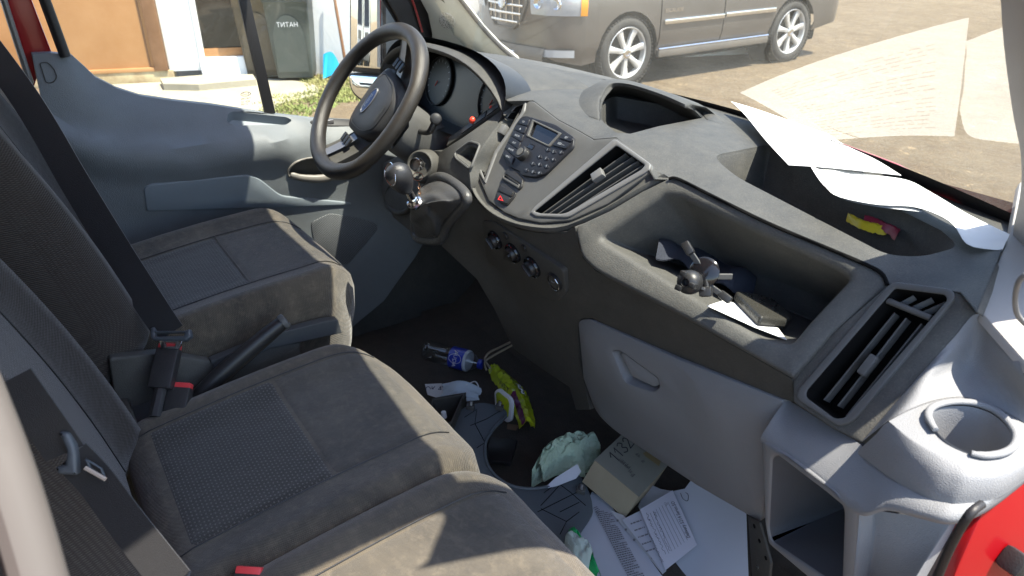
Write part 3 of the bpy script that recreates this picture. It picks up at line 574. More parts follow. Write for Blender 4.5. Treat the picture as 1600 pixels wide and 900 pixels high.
e_in = cr([A(u, v, y=y) for u, v, y in Pc], 5); outs = [np.array([.012, -.018, -.002]), np.array([.05, -.045, 0]), np.array([.11, -.06, 0]), np.array([.17, -.055, 0])]
b = MB(); b.grid([[p+np.array([.01, .035, .0]) for p in e_in], [p+np.array([.0, .008, .0]) for p in e_in]]+[[p+o_ for p in e_in] for o_ in outs]); ptr = b.build('passenger_pillar', m_pillar, van, 70)
b = MB(); plate(b, PT, fillet([(1592, 285), (1577, 365), (1557, 412), (1531, 489), (1590, 556), (1630, 600), (1665, 560), (1665, 285)], [4, 4, 4, 6, 4, 4, 4, 4]), [], .012, .004, .003); b.build('pillar_foot', m_pillar, van, 40)
b = MB(); b.tube(cr([A(1604, 428, x=.90), A(1592, 440, x=.895), A(1586, 466, x=.89), A(1590, 492, x=.89), A(1606, 510, x=.895)], 4), .0025, 6); b.build('pillar_cover_edge', m_frame, van)
# body behind the trim on both sides: pillar skins and rocker, red outside
for s in (-1, 1):
    b = MB(); b.grid([[wsP(.80*s, t)+o_ for t in np.linspace(-.1, 1.02, 10)] for o_ in (np.array([0, .02, .01]), np.array([.06*s, .0, 0]), np.array([.10*s, -.06, -.03]), np.array([.095*s, -.085, -.05]))]); b.build('pillar_skin', m_red if s > 0 else m_rubber, van, 60)
    b = MB(); b.grid([[(s*.93, y, -.05), (s*.93, y, .03), (s*.97, y, .03), (s*.985, y, -.2)] for y in (-1.4, -.6, 0, .5)]); b.build('rocker', m_red, van)
# front door post, red, seen below the dashboard end, with the weather strip and the check strap
RP = Plane((.952, .2, .5), (1, -.25, .12))
b = MB(); plate(b, RP, [(1640, 706), (1600, 742), (1560, 778), (1535, 803), (1500, 880), (1480, 930), (1460, 1000), (1640, 1000)], [], .03, .004, 0); b.build('door_post', m_red, van, 40)
st0 = [A(u, v, x=x) for u, v, x in [(1530, 800, .935), (1512, 815, .935), (1490, 850, .93), (1465, 905, .925), (1430, 1000, .92)]]
WSP = Plane((.93, .2, .5), (1, -.25, .12)); b = MB(); plate(b, WSP, [(1480, 806), (1560, 775), (1540, 800), (1505, 880), (1480, 940), (1470, 1000), (1360, 1000), (1425, 905)], [], .01, .003, 0); b.tube([p+np.array([-.004, .012, 0]) for p in cr(st0, 4)], .0045, 8); b.build('weather_strip', m_rubber, van, 60)
ck = A(1590, 877, s=RP)+RP.n*.012; ax_ = A(1640, 905, s=RP)-A(1565, 862, s=RP); b = MB(); b.box(ck+ax_/np.linalg.norm(ax_)*.02, (.085, .022, .022), rot_to(RP.n, ax_), .005); b.box(A(1568, 866, s=RP)+RP.n*.014, (.02, .028, .028), rot_to(RP.n, ax_), .006); b.build('door_check', m_rubber, van, 40)
# driver-side pillar trim with its small speaker
LP = plane3(A(806, 94, y=.545), A(722, 0, x=-.745), A(676, 72, x=-.855))
b = MB(); plate(b, LP, [(650, -12), (668, 22), (674, 50), (676, 80), (700, 84), (770, 94), (812, 102), (806, 92), (780, 72), (752, 42), (722, 2), (712, -12)], [], .02, .004, 0); lp = b.build('driver_pillar', m_beige, van, 50)
tc = LP.hit(699, 33); b = MB(); b.lathe([(.0235, -.001), (.0235, .003), (.0215, .0045), (.0205, .0035), (0, .0055)], tc, LP.n, 32)
k = NT('speaker_mesh'); vo = k.n('TexVoronoi'); vo.inputs['Scale'].default_value = 330; k.t.links.new(k.tc.outputs['Object'], vo.inputs['Vector']); f = k.ramp(vo.outputs['Distance'], .25, .45); k.set(k.b.inputs['Base Color'], k.mix(f, (.02, .02, .02), (.40, .39, .34))); k.b.inputs['Roughness'].default_value = .6; m_mesh = k.m
b.build('tweeter', m_mesh, van, 50)
b = MB(); b.tube(cr([A(716, -6, s=LP), A(754, 42, s=LP), A(783, 73, s=LP), A(812, 97, s=LP)], 5)+LP.n*.002, .006, 8); b.build('screen_edge_seal', m_rubber, van, 60)
b = MB(); b.box(LP.hit(702, 74)+LP.n*.008, (.03, .01, .012), rot_to(LP.n), .003); b.build('clip', m_beige, van)
b = MB(); b.box(LP.hit(716, 76)+LP.n*.006, (.026, .012, .01), rot_to(LP.n), .003); b.build('clip', m_low, van)
SPl = Plane((-.868, 0, 0), (1, 0, 0)); b = MB(); plate(b, SPl, [(586, -30), (652, -30), (670, 20), (678, 60), (682, 112), (652, 112), (640, 70), (620, 25)], [], .012, .004, 0); b.build('door_aperture_seal', m_rubber, van, 40); b = MB(); b.tube([A(636, -20, x=-.86), A(648, 10, x=-.86), A(660, 50, x=-.86)], .0035, 6); b.build('red_body_edge', m_red, van)
# driver B post, red, and header seal
b = MB(); BP = plane3(A(10, 0, x=-.93), A(50, 0, x=-.93), A(80, 90, x=-.93)); plate(b, BP, [(0, -20), (40, -20), (50, 0), (82, 84), (62, 110), (52, 140), (30, 90), (18, 30), (5, 0)], [], .02, .004, 0); b.build('driver_door_post', m_red, van, 40)
b = MB(); b.tube([A(-4, -30, x=-.9), A(12, 20, x=-.9), A(28, 70, x=-.9), A(48, 130, x=-.9)], .012, 8, flat=.6); b.build('post_seal', m_frame, van)

for s in (-1, 1):
    b = MB(); b.grid([[(s*.94, y, z) for y in ((-1.45, -1.1, -.66) if s < 0 else (-1.45, -1.2, -.95))] for z in (0, .5, 1, 1.62)]); b.build('side_wall', m_pillar, van)
# near-side rear post, out of focus at the frame's edge
b = MB(); q = cr([A(-95, 480, d=.40), A(-62, 560, d=.40), A(-5, 700, d=.40), A(38, 830, d=.40), A(80, 980, d=.40)], 5); b.tube(q, .014, 12); b.build('door_frame_edge', M('frame_trim', (.085, .075, .068), .7), van)
b = MB(); q = [p+np.array([.03, -.02, 0])-RT*.02 for p in q]; b.tube(q, .018, 12); b.build('passenger_door_post', m_red, van)

# ------------------------------------------------------------------ driver door
door = thing('driver_door', (-.9, 0, .0), 'driver door with grey-blue trim, window, pull handle and exterior mirror', 'van door')
dk = [(50, 85, -.90), (110, 86, -.905), (150, 122, -.905), (220, 150, -.90), (330, 163, -.895), (420, 178, -.89), (490, 186, -.885), (560, 190, -.885), (640, 195, -.88),
 (110, 110, -.885), (160, 150, -.88), (230, 172, -.875), (330, 186, -.865), (420, 192, -.855),
 (90, 170, -.87), (150, 200, -.855), (200, 211, -.85), (300, 212, -.845), (400, 202, -.842), (480, 205, -.843), (560, 205, -.855),
 (190, 242, -.84), (300, 240, -.835), (410, 228, -.835), (470, 226, -.84), (210, 275, -.83), (300, 270, -.825), (400, 262, -.825), (440, 290, -.832), (540, 300, -.835), (600, 300, -.84),
 (225, 340, -.845), (330, 345, -.855), (440, 335, -.85), (545, 330, -.835), (600, 340, -.83), (480, 360, -.85), (540, 415, -.84), (610, 400, -.82), (640, 370, -.815), (400, 400, -.86), (250, 400, -.86), (580, 460, -.84)]
class DoorSurf(Surf):
    LY, LZ = zip(*[(q_[1], q_[2]) for q_ in (A(u_, v_, x=-.805) for u_, v_ in ((60, 190), (110, 212), (150, 222), (200, 226), (300, 225), (400, 214), (440, 214), (520, 220)))])
    def f(s, ab):
        ab = np.atleast_2d(ab); y, z = ab[:, 0], ab[:, 1]; d = np.interp(y, s.LY, s.LZ)-z; sm = lambda t: (lambda c_: c_*c_*(3-2*c_))(np.clip(t, 0, 1))
        return Surf.f(s, ab)+.034*sm((d+.014)/.02)*(1-sm((d-.03)/.09))*sm((y+.72)/.12)*(1-sm((y+.12)/.14))
Dr = DoorSurf('x', keys(dk, 'x'), 1, 1e-4)
out = [(50, 84), (80, 83), (112, 86), (132, 104), (150, 121), (183, 138), (220, 150), (275, 158), (330, 164), (420, 178), (490, 186), (560, 190), (660, 196), (700, 210), (690, 330), (650, 400), (600, 470), (540, 520), (300, 520), (180, 420), (110, 290), (70, 180)]
cph = fillet([(356, 178), (362, 174), (448, 183), (457, 188), (447, 195), (366, 196), (354, 190)], 4); hnd = fillet([(451, 269), (462, 254), (492, 247), (560, 250), (560, 275), (495, 281), (455, 277)], 7)
b = MB(); o2 = np.array(px2(Dr, dens(out))); hs = [np.array(px2(Dr, h)) for h in (cph, hnd)]; b.fill(Dr, o2, hs, .022); b.loops([[Dr.to3(p) for p in o2], [Dr.to3(p)-np.array([.03, 0, 0]) for p in o2]]); b.build('door_trim', m_door, door, 40)
b = MB(); b.loops([[Dr.to3(p) for p in hs[0]], [Dr.to3(p)-np.array([.012, 0, .02]) for p in inset(hs[0], .004)]], False, True); b.build('sill_pocket', m_doorpanel, door)
b = MB(); b.loops([[Dr.to3(p) for p in hs[1]], [Dr.to3(p)-np.array([.035, 0, 0]) for p in inset(hs[1], .006)]], False, True); b.build('handle_recess', m_low, door)
b = MB(); plate(b, Dr, fillet([(224, 294), (233, 287), (388, 272), (404, 278), (438, 305), (548, 316), (548, 320), (451, 323), (229, 329)], [4, 6, 8, 8, 10, 2, 2, 4, 4]), [], .01, .003, .005, .04); b.build('armrest_insert', m_doorpanel, door, 45)
b = MB(); b.tube(cr([Dr.hit(453, 272)+np.array([.004, 0, 0]), Dr.hit(470, 276)+np.array([.012, 0, 0]), Dr.hit(500, 277)+np.array([.014, 0, 0]), Dr.hit(528, 272)+np.array([.006, 0, 0])], 5), [.006, .008, .009, .009, .009, .01, .01, .011, .011, .012, .012, .012, .011, .01, .009, .008], 10, flat=.7); b.build('door_handle', m_handle, door, 60)
b = MB(); lp_ = cr([Dr.hit(u, v)+np.array([.002, 0, 0]) for u, v in [(450, 268), (462, 253), (492, 246), (545, 247), (565, 262), (530, 278), (495, 282), (458, 278)]], 5, True); b.tube(lp_, .003, 6, closed=True); b.build('handle_rim', m_handle, door, 60)
gp = fillet([(485, 347), (515, 333), (557, 340), (588, 349), (590, 358), (545, 412), (522, 416), (492, 388)], 6); b = MB(); plate(b, Dr, gp, [], .008, .002, .003)
k = NT('grille_mesh'); sp = k.n('SeparateXYZ'); k.t.links.new(k.tc.outputs['Object'], sp.inputs[0]); f = k.ramp(k.math('MULTIPLY', k.math('SINE', k.math('MULTIPLY', sp.outputs[1], 1100.)), k.math('SINE', k.math('MULTIPLY', sp.outputs[2], 1100.))), -.1, .35); k.set(k.b.inputs['Base Color'], k.mix(f, (.16, .17, .18), (.01, .01, .01))); k.set(k.b.inputs['Normal'], k.bump(f, .5, .001)); m_grille = k.m
b.build('speaker_grille', m_grille, door, 40)
b = MB(); rec = [Dr.hit(u, v)+np.array([.003, 0, 0]) for u, v in fillet([(62, 98), (74, 97), (84, 107), (89, 121), (82, 129), (72, 129)], 4)]; b.tube(rec, .0012, 6, closed=True); b.build('trim_cap_edge', m_low, door)
# window switch
b = MB(); plate(b, Dr, fillet([(483, 190), (500, 185), (560, 188), (560, 198), (500, 197), (488, 195)], 4), [], .006, .001, .003); ws_ = b.build('window_switch', m_black, door)
b = MB(); b.box(Dr.hit(512, 191)+np.array([.006, 0, .002]), (.008, .03, .012), None, .002); b.build('switch_rocker', m_silver, ws_)
# glass, seals, divider
Gx = Plane((-.905, 0, 0), (1, 0, 0)); b = MB(); b.fill(Gx, np.array(px2(Gx, [(52, -120), (102, 84), (150, 124), (230, 155), (420, 181), (560, 193), (668, 200), (690, 60), (640, -120)])), [], 0); b.build('window_glass', m_side, door)
b = MB(); q0 = [A(60, -60, x=-.9), A(70, 0, x=-.9), A(102, 88, x=-.9)]; b.tube(q0, .017, 10, flat=.7); b.build('rear_window_frame', m_rubber, door, 60)
b = MB(); p0, p1 = A(372, -40, x=-.9), A(422, 178, x=-.9); b.box((p0+p1)/2, (.012, .028, np.linalg.norm(p1-p0)), rot_to(p0-p1), .002); b.build('window_divider', m_rubber, door)
b = MB(); fr_ = cr([A(600, -60, x=-.9), A(640, 0, x=-.895), A(664, 40, x=-.885), A(676, 90, x=-.88), A(680, 160, x=-.88)], 5); b.tube(fr_, .014, 10, flat=.8); b.build('front_window_frame', m_rubber, door, 60)
b = MB(); b.tube([p+np.array([-.02, -.015, .0]) for p in fr_], .012, 8); b.build('door_skin_edge', m_red, door, 60)
dsk = MB(); dsk.grid([[(-.915-.03*math.sin(math.pi*(z+.1)/1.), y, z) for y in np.linspace(-.62, .5, 12)] for z in np.linspace(-.1, .6, 8)]); dsk.build('door_skin', m_red, door)
# glass marking by the divider
mk = thing  # (marking is flat print on the pane)
gm = MB(); c = A(384, 147, x=-.9035); 
el = [c+np.array([0, .0135*math.cos(t), .006*math.sin(t)]) for t in np.linspace(0, 2*math.pi, 24, endpoint=False)]; ei = [c+np.array([0, .0118*math.cos(t), .0046*math.sin(t)]) for t in np.linspace(0, 2*math.pi, 24, endpoint=False)]
b = MB(); b.loops([el, ei]); om = b.build('glass_mark', m_ink, door, 0)
for (u, v), s_, z_ in [((384, 147), 'Ford', .009), ((384, 154), 'SEKURIT', .007), ((384, 159), 'E1 43R', .008), ((396, 161.5), '1.8', .009), ((382, 163), '00116', .007)]:
    text('glass_print', s_, A(u, v, x=-.9035), (0, 1, 0), (0, 0, 1), z_, m_ink, om)
# exterior mirror: two glasses in a black housing
m_mirror = M('mirror_glass', (.85, .87, .86), .02, metal=1)
MC = A(590, 55, x=-1.16)
mn = -(MC-CAM)/np.linalg.norm(MC-CAM)+np.array([-.16, -1., -.03])/np.linalg.norm([-.16, -1., -.03]); mn /= np.linalg.norm(mn)
MP = Plane(MC, mn+np.array([.0, 0, 0]))
b = MB(); plate(b, MP, fillet([(545, -60), (637, -60), (640, 40), (628, 105), (600, 116), (546, 112)], [10, 10, 10, 20, 8, 6]), [], .07, .006, 0); hs_ = b.build('mirror_housing', m_black, door, 50)
b = MB(); plate(b, MP, fillet([(549, -50), (599, -50), (599, 108), (549, 104)], 3), [], .004, .001, .003); b.build('mirror_glass', m_mirror, hs_)
b = MB(); plate(b, MP, fillet([(603, -50), (634, -50), (636, 40), (622, 100), (604, 108)], 5), [], .004, .001, .002); b.build('housing_panel', M('mirror_grey', (.13, .15, .16), .4), hs_)
b = MB(); plate(b, MP, fillet([(543, 114), (600, 118), (604, 140), (590, 165), (568, 162), (548, 145)], [6, 6, 10, 14, 14, 10]), [], .05, .006, 0); hl = b.build('lower_mirror_housing', m_black, door, 50)
b = MB(); plate(b, MP, fillet([(546, 117), (598, 121), (600, 139), (588, 160), (570, 158), (551, 143)], [6, 6, 10, 12, 12, 10]), [], .004, .001, .003); b.build('blind_spot_glass', m_mirror, hl)
b = MB(); b.tube([A(610, 120, x=-1.1), A(640, 150, x=-.98), A(660, 170, x=-.92)], .03, 10); b.build('mirror_arm', m_black, hl)
# ------------------------------------------------------------------ instrument binnacle
hx0, hx1 = -.755, -.148
def hood(y, k, dz=0):
    P = []
    for t in np.linspace(0, 1, 25):
        x = hx0+(hx1-hx0)*t; s_ = 1-abs(2*t-1)**2.6; P.append(np.array([x*(1-.02*k)+.0, y+.045*k*0, .862+dz+(.082-.055*k)*s_**.75-.012*(1-s_)]))
    return P
H0, H1_, H2_, H3 = hood(.168, 0), hood(.19, .0, .004), hood(.28, .35), hood(.43, .95)
inn = [p+np.array([0, .012, -.013]) for p in H0]; inn2 = [p+np.array([0, .09, -.02]) for p in H0]
MB().grid([inn2, inn, [p+np.array([0, .002, -.008]) for p in H0], H0, H1_, H2_, H3]).build('binnacle_hood', m_dashtop, dash, 60)
CL = Plane((-.44, .25, .84), (0, -1, .32))
b = MB(); cl2 = [np.array([.27*math.copysign(abs(math.cos(t))**.75, math.cos(t)), .088*math.copysign(abs(math.sin(t))**.75, math.sin(t))]) for t in np.linspace(0, 2*math.pi, 40, endpoint=False)]
if CL.e2[2] < 0: cl2 = [p*[1, -1] for p in cl2]
b.fill(CL, np.array(cl2), [], 0); cluster = b.build('instrument_cluster', M('cluster_black', (.006, .006, .007), .25, spec=.3), dash)
b = MB(); b.loops([[CL.to3(p*np.array([1.07, 1.12]), .085) for p in cl2], [CL.to3(p*np.array([1.04, 1.06]), .05) for p in cl2], [CL.to3(p, .0) for p in cl2]]); b.build('cluster_bezel', m_black, dash, 60)
for cx in (-.13, .13):
    b = MB(); cc = CL.to3(np.array([cx, 0]), .003); rr = .062; b.lathe([(rr, 0), (rr, .005), (rr-.004, .006), (rr-.005, .001), (0, .001)], cc, CL.n, 36); g_ = b.build('gauge', m_black, cluster, 40)
    for j in range(15):
        a_ = math.radians(-130+j*260/14); p_ = cc+CL.n*.002+(CL.e1*math.sin(a_)+np.array([0, .3, 1])*math.cos(a_)*.95)*(rr-.011); q = MB(); q.box(p_, (.0014, .007, .0004), rot_to(CL.n, np.cross(CL.n, p_-cc))); q.build('tick', m_key, g_, 0)
    b = MB(); b.tube([cc+CL.n*.005, cc+CL.n*.005+np.array([-.03, 0, -.03])], .0012, 5); b.build('needle', m_redbtn, g_)
# ------------------------------------------------------------------ driver-side lower panels and switch strip
Ls = Surf('y', keys([(700, 232, .10), (745, 200, .135), (797, 165, .20), (735, 262, .075), (738, 298, .07), (722, 322, .06), (690, 384, .07), (672, 366, .078), (700, 290, .062), (660, 330, .09), (620, 330, .13), (600, 270, .16), (660, 245, .13), (640, 380, .12)]), -1, 1e-5)
ls = [(797, 162), (800, 172), (770, 206), (740, 250), (733, 264), (736, 296), (722, 322), (700, 348), (672, 366), (690, 384), (655, 372), (615, 340), (596, 300), (600, 255), (640, 235), (690, 236), (722, 216), (762, 188)]
cub = fillet([(712, 240), (733, 224), (748, 229), (735, 262), (716, 247)], 4)
b = MB(); o2 = np.array(px2(Ls, dens(ls))); hc = np.array(px2(Ls, cub)); b.fill(Ls, o2, [hc], .025); b.loops([[Ls.to3(p) for p in o2], [Ls.to3(p)+np.array([0, .06, 0]) for p in o2]]); b.build('driver_lower_panel', m_dash, dash, 40)
b = MB(); b.loops([[Ls.to3(p) for p in hc], [Ls.to3(p, -.004) for p in inset(hc, .003)], [Ls.to3(p)+np.array([0, .05, -.02]) for p in inset(hc, .006)]], False, True); b.build('cubby', m_dash, dash)
b = MB(); cub2 = [Ls.to3(p, .001) for p in inset(hc, -.003)]; b.tube(cub2, .003, 6, closed=True); b.build('cubby_rim', m_stack, dash, 60)
# switch strip along the binnacle's lower edge
sa, sb_ = A(704, 226, y=.135), A(793, 163, y=.205); tt = (sb_-sa)/np.linalg.norm(sb_-sa); nn = np.array([0, -.55, .85]); nn -= tt*(nn@tt); nn /= np.linalg.norm(nn)
b = MB(); b.box((sa+sb_)/2, (np.linalg.norm(sb_-sa), .03, .02), rot_to(nn, tt), .003); stp = b.build('switch_strip', m_low, dash, 40)
for f0, f1 in ((.28, .48), (.5, .7), (.72, .92)):
    b = MB(); p_ = sa+(sb_-sa)*(f0+f1)/2+nn*.0105; b.box(p_, (np.linalg.norm(sb_-sa)*(f1-f0), .022, .003), rot_to(nn, tt), .001); b.build('switch', m_black, stp)
m_redknob = M('red_knob', (.75, .06, .03), .35)
b = MB(); b.lathe([(.0001, .0105), (.006, .009), (.0078, .004), (.007, 0)], A(744, 193, y=.155)+nn*.008, nn, 20); b.build('red_button', m_redknob, stp, 80)
b = MB(); b.lathe([(.0001, .003), (.0035, .002), (.004, 0)], A(773, 173, y=.188)+nn*.012, nn, 12); b.build('red_button', m_redknob, stp, 80)
# ------------------------------------------------------------------ steering column with stalk and ignition
WC = np.array([-.449, -.006, .847]); wa, wb = math.radians(37), math.radians(3)
WN = np.array([math.sin(wb)*math.cos(wa), -math.cos(wb)*math.cos(wa), math.sin(wa)]); W1 = np.cross([0, 0, 1.], WN); W1 /= np.linalg.norm(W1); W2 = np.cross(WN, W1)
col = thing('steering_column', WC-WN*.3, 'grey steering column shroud behind the steering wheel with stalk and ignition', 'steering column')
def sec(h, w_, up, dn):
    return [WC+WN*h+W1*(w_*math.copysign(abs(math.cos(t))**.7, math.cos(t)))+W2*((up if math.sin(t) > 0 else dn)*math.copysign(abs(math.sin(t))**.7, math.sin(t))) for t in np.linspace(0, 2*math.pi, 28, endpoint=False)]
b = MB(); b.loops([sec(-.075, .045, .04, .045), sec(-.08, .062, .05, .062), sec(-.1, .068, .053, .07), sec(-.17, .066, .05, .075), sec(-.24, .06, .045, .085), sec(-.30, .05, .04, .08)], True, True); b.build('column_shroud', m_stack, col, 50)
s0 = WC-WN*.12+W1*.05; s1 = A(672, 205, d=1.66); s2 = A(681, 186, d=1.65)
b = MB(); b.tube(cr([s0, s0*.5+s1*.5+np.array([0, 0, -.004]), s1, s2], 5), [.006]*10+[.0075]*6, 10); stk_ = b.build('wiper_stalk', m_black, col, 60)
b = MB(); ax = np.array([.85, -.45, .25]); b.lathe([(.008, -.012), (.0125, -.008), (.0135, .002), (.012, .011), (.009, .013), (0, .0135)], s2, ax, 18); b.build('stalk_end', m_hub, stk_, 50)
ic = A(655, 258, d=1.66); iax = (CAM-ic)/np.linalg.norm(CAM-ic)*.6+np.array([.15, -.7, .3]); iax /= np.linalg.norm(iax)
b = MB(); b.lathe([(.04, -.03), (.034, -.004), (.03, .0), (.025, -.003), (.023, -.01), (0, -.01)], ic, iax, 32); b.build('ignition_barrel', m_low, col, 50)
kk = thing('ignition_key', ic, 'chrome-headed ignition key with ring and chain in the steering column', 'key')
kc = A(651, 257, d=1.625); b = MB(); b.lathe([(.0145, -.01), (.0155, -.004), (.0155, .004), (.013, .008), (0, .009)], kc, iax, 24); b.build('key_head', m_chrome, kk, 50)
b = MB(); b.box(kc-iax*.018, (.006, .016, .03), rot_to(iax)); b.build('key_blade', m_low, kk)
rg = A(653, 276, d=1.615); b = MB(); b.tube([rg+.011*(RT*math.cos(t)-DN*math.sin(t)*.8+FW*.1*math.sin(t)) for t in np.linspace(0, 2*math.pi, 20, endpoint=False)], .001, 6, closed=True); b.build('key_ring', m_chrome, kk, 60)
m_brass = M('brass_chain', (.45, .27, .17), .3, metal=1)
for i in range(6):
    q = A(654.5+i*.4, 288+i*4.2, d=1.612); b = MB(); o_ = .0032; b.tube([q+o_*((RT if i % 2 else FW)*math.cos(t)*.7-DN*math.sin(t)*1.1) for t in np.linspace(0, 2*math.pi, 12, endpoint=False)], .0009, 5, closed=True); b.build('chain_link', m_brass, kk, 60)
# ------------------------------------------------------------------ steering wheel, turned to the left
wheel = thing('steering_wheel', WC, 'worn black leather steering wheel turned to one side with oval badge', 'steering wheel')
w75 = math.radians(75); F1 = W1*math.cos(w75)+W2*math.sin(w75); F2 = -W1*math.sin(w75)+W2*math.cos(w75)
def WP(p, q, h=0): return WC+F1*p+F2*q+WN*h
b = MB(); ring = []; rad = []
for t in np.linspace(0, 2*math.pi, 96, endpoint=False):
    ring.append(WP(.1750*math.cos(t), .1750*math.sin(t)*(1 if math.sin(t) > -.8 else 1-.05*(-math.sin(t)-.8)/.2))); rad.append(.0168+.0022*max(0, math.cos(2*(t-.45)))**4+.002*max(0, math.cos(2*(t+.45)))**4)
b.tube(ring, rad, 16, closed=True, up=WN); rim_ = b.build('rim', m_leather, wheel, 80)
for t in (.62, 2.52, 3.9, 5.5):
    b = MB(); c_ = np.array([math.cos(t), math.sin(t)])*.1750; tg = F1*-math.sin(t)+F2*math.cos(t); b.lathe([(.0166, -.0008), (.0172, 0), (.0166, .0008)], WP(*c_), tg, 20); b.build('rim_seam', m_black, rim_)
hubp = fillet([(-.088, .068), (-.078, -.02), (-.045, -.066), (.045, -.066), (.078, -.02), (.088, .068), (.05, .082), (-.05, .082)], .025, 5)
HP = lambda L, h, k=1.0, dy=0: [WP(p[0]*k, p[1]*k+dy, h) for p in L]
b = MB(); b.loops([HP(hubp, -.085, .9), HP(hubp, -.055, 1), HP(hubp, -.04, 1), HP(hubp, -.032, .97), HP(hubp, -.026, .88), HP(hubp, -.02, .6), HP(hubp, -.018, .25)], True, True); hub = b.build('airbag_cover', m_hub, wheel, 60)
m_badge = M('badge_blue', (.012, .022, .075), .35)
ov = lambda k, h: [WP(.031*k*math.cos(t), .022+.0125*k*math.sin(t), h) for t in np.linspace(0, 2*math.pi, 28, endpoint=False)]
b = MB(); b.loops([ov(1.12, -.020), ov(1.1, -.016), ov(1, -.0155), ov(.98, -.017)], False, False); b.build('badge_ring', m_silver, hub, 60); b = MB(); b.loops([ov(1, -.0165), ov(.5, -.0152)], False, True); b.build('badge', m_badge, hub)
text('lettering', 'Ford', WP(0, .022, -.0148), F1, F2, .018, m_silver, hub); text('lettering', 'AIRBAG', WP(0, -.045, -.0215), F1, F2, .013, m_low, hub, .002)
gro = [WP(p[0]*.8, p[1]*.78-.004, -.0235) for p in hubp]; b = MB(); b.tube(gro, .0009, 5, closed=True); b.build('cover_line', m_black, hub)
for s in (-1, 1):
    b = MB(); P = [((.07*s, .045, -.05), (.165*s, .062, -.006)), ((.078*s, .0, -.048), (.172*s, .018, -.004)), ((.07*s, -.03, -.055), (.172*s, -.02, -.008))]
    g_ = []
    for (a, c_) in P: g_.append([WP(a[0]+(c_[0]-a[0])*t, a[1]+(c_[1]-a[1])*t, a[2]+(c_[2]-a[2])*(t**1.3)) for t in np.linspace(0, 1, 8)])
    g_ = [cr([g_[0][i], g_[1][i], g_[2][i]], 5) for i in range(8)]; top = np.array(g_); bot = top-WN*.018
    b.grid(top); b.grid(bot); b.loops([list(top[:, 0])+list(top[-1])+list(top[::-1, -1])+list(top[0][::-1]), list(bot[:, 0])+list(bot[-1])+list(bot[::-1, -1])+list(bot[0][::-1])]); spk = b.build('spoke', m_low, wheel, 60)
    b = MB(); g2 = []
    for v_ in (.25, .5, .75): g2.append([WP(.085*s+.075*s*t, (.04-.055*v_)+.012*t, -.040+.034*t**1.3+.004) for t in np.linspace(0, 1, 8)])
    b.grid(g2); b.build('spoke_trim', m_silver, spk)
    for j in range(3):
        b = MB(); b.box(WP(.105*s+.0*j, .032-j*.016, -.024), (.022, .012, .006), rot_to(WN, F1), .0015); b.build('spoke_button', m_black, spk)
b = MB(); q = [[WP(x_*(1-.25*t), -.055-.11*t, -.055+.045*t) for x_ in np.linspace(-.04, .04, 6)] for t in np.linspace(0, 1, 8)]; b.grid(q); b.grid([[p-WN*.016 for p in r_] for r_ in q]); spk = b.build('spoke', m_low, wheel, 60)
b = MB(); b.grid([[WP(x_, -.075-.07*t, -.042+.036*t) for x_ in (-.018, 0, .018)] for t in np.linspace(0, 1, 5)]); b.build('spoke_trim', m_silver, spk)
# ------------------------------------------------------------------ gear lever with leather gaiter
gear = thing('gear_lever', A(690, 350, y=.13), 'manual gear lever with black leather gaiter and chrome collar', 'gear lever')
lpx = [(650, 370, .085), (648, 345, .09), (658, 312, .085), (668, 287, .075), (687, 276, .06), (711, 287, .048), (728, 304, .038), (728, 317, .036), (711, 337, .045), (697, 354, .055), (689, 374, .062), (670, 376, .07)]
lp3 = cr(keys(lpx), 5, True); b = MB(); b.tube(lp3, .0105, 10, closed=True); b.build('gaiter_frame', m_gaiter, gear, 70)
colr = A(648, 317, y=-.02); N_ = len(lp3); L = []
ctr = np.mean(lp3, 0)
for t in np.linspace(0, 1, 14):
    row = []
    for i, p in enumerate(lp3):
        a_ = 2*math.pi*i/N_; top_ = colr+.013*(RT*math.cos(a_+2.6)-DN*math.sin(a_+2.6)); q = p*(1-t)+top_*t; fold = .006*math.sin(5*a_+3*t)*math.sin(math.pi*t)+.005*math.sin(t*15+2*a_)*math.sin(math.pi*t)
        d_ = q-(ctr*(1-t)+colr*t); q = q+d_/(np.linalg.norm(d_)+1e-6)*fold-FW*.018*math.sin(math.pi*t); row.append(q)
    L.append(row)
b = MB().loops(L); b.build('gaiter', m_gaiter, gear, 80)
b = MB(); st = [colr+(CAM-colr)*0, A(640, 303, y=-.037), A(634, 290, y=-.05)]; ax = (st[2]-st[0])/np.linalg.norm(st[2]-st[0])
b.lathe([(.0145, -.006), (.016, -.003), (.016, .004), (.012, .006), (.0095, .012), (.0105, .014), (.0105, .02), (.0085, .022), (.0085, .045)], st[0], ax, 24); b.build('chrome_collar', m_chrome, gear, 40)
kb = A(626, 280, y=-.058); kd = A(615, 256, y=-.085)-A(640, 302, y=-.036); kd /= np.linalg.norm(kd); kx = -FW-kd*((-FW)@kd); kx /= np.linalg.norm(kx); ky = np.cross(kd, kx); Lk = []
for h, r, fx in [(-.034, .010, 1), (-.026, .0145, 1), (-.012, .0195, 1.0), (.004, .0235, .95), (.018, .0235, .9), (.028, .018, .85), (.034, .009, .8), (.036, .002, .8)]: Lk.append([kb+kd*h*1.18+kx*(r*1.15*fx*math.cos(t))+ky*(r*1.15*math.sin(t)) for t in np.linspace(0, 2*math.pi, 22, endpoint=False)])
b = MB().loops(Lk, True, True); b.build('gear_knob', M('knob_leather', (.03, .03, .032), .35, grain=(600, .5)), gear, 80)
pt = [kb+kd*h+(kx*.6-ky*.8)*r for h, r in ((.024, .0222), (.004, .0258), (-.014, .0205))]; b = MB()
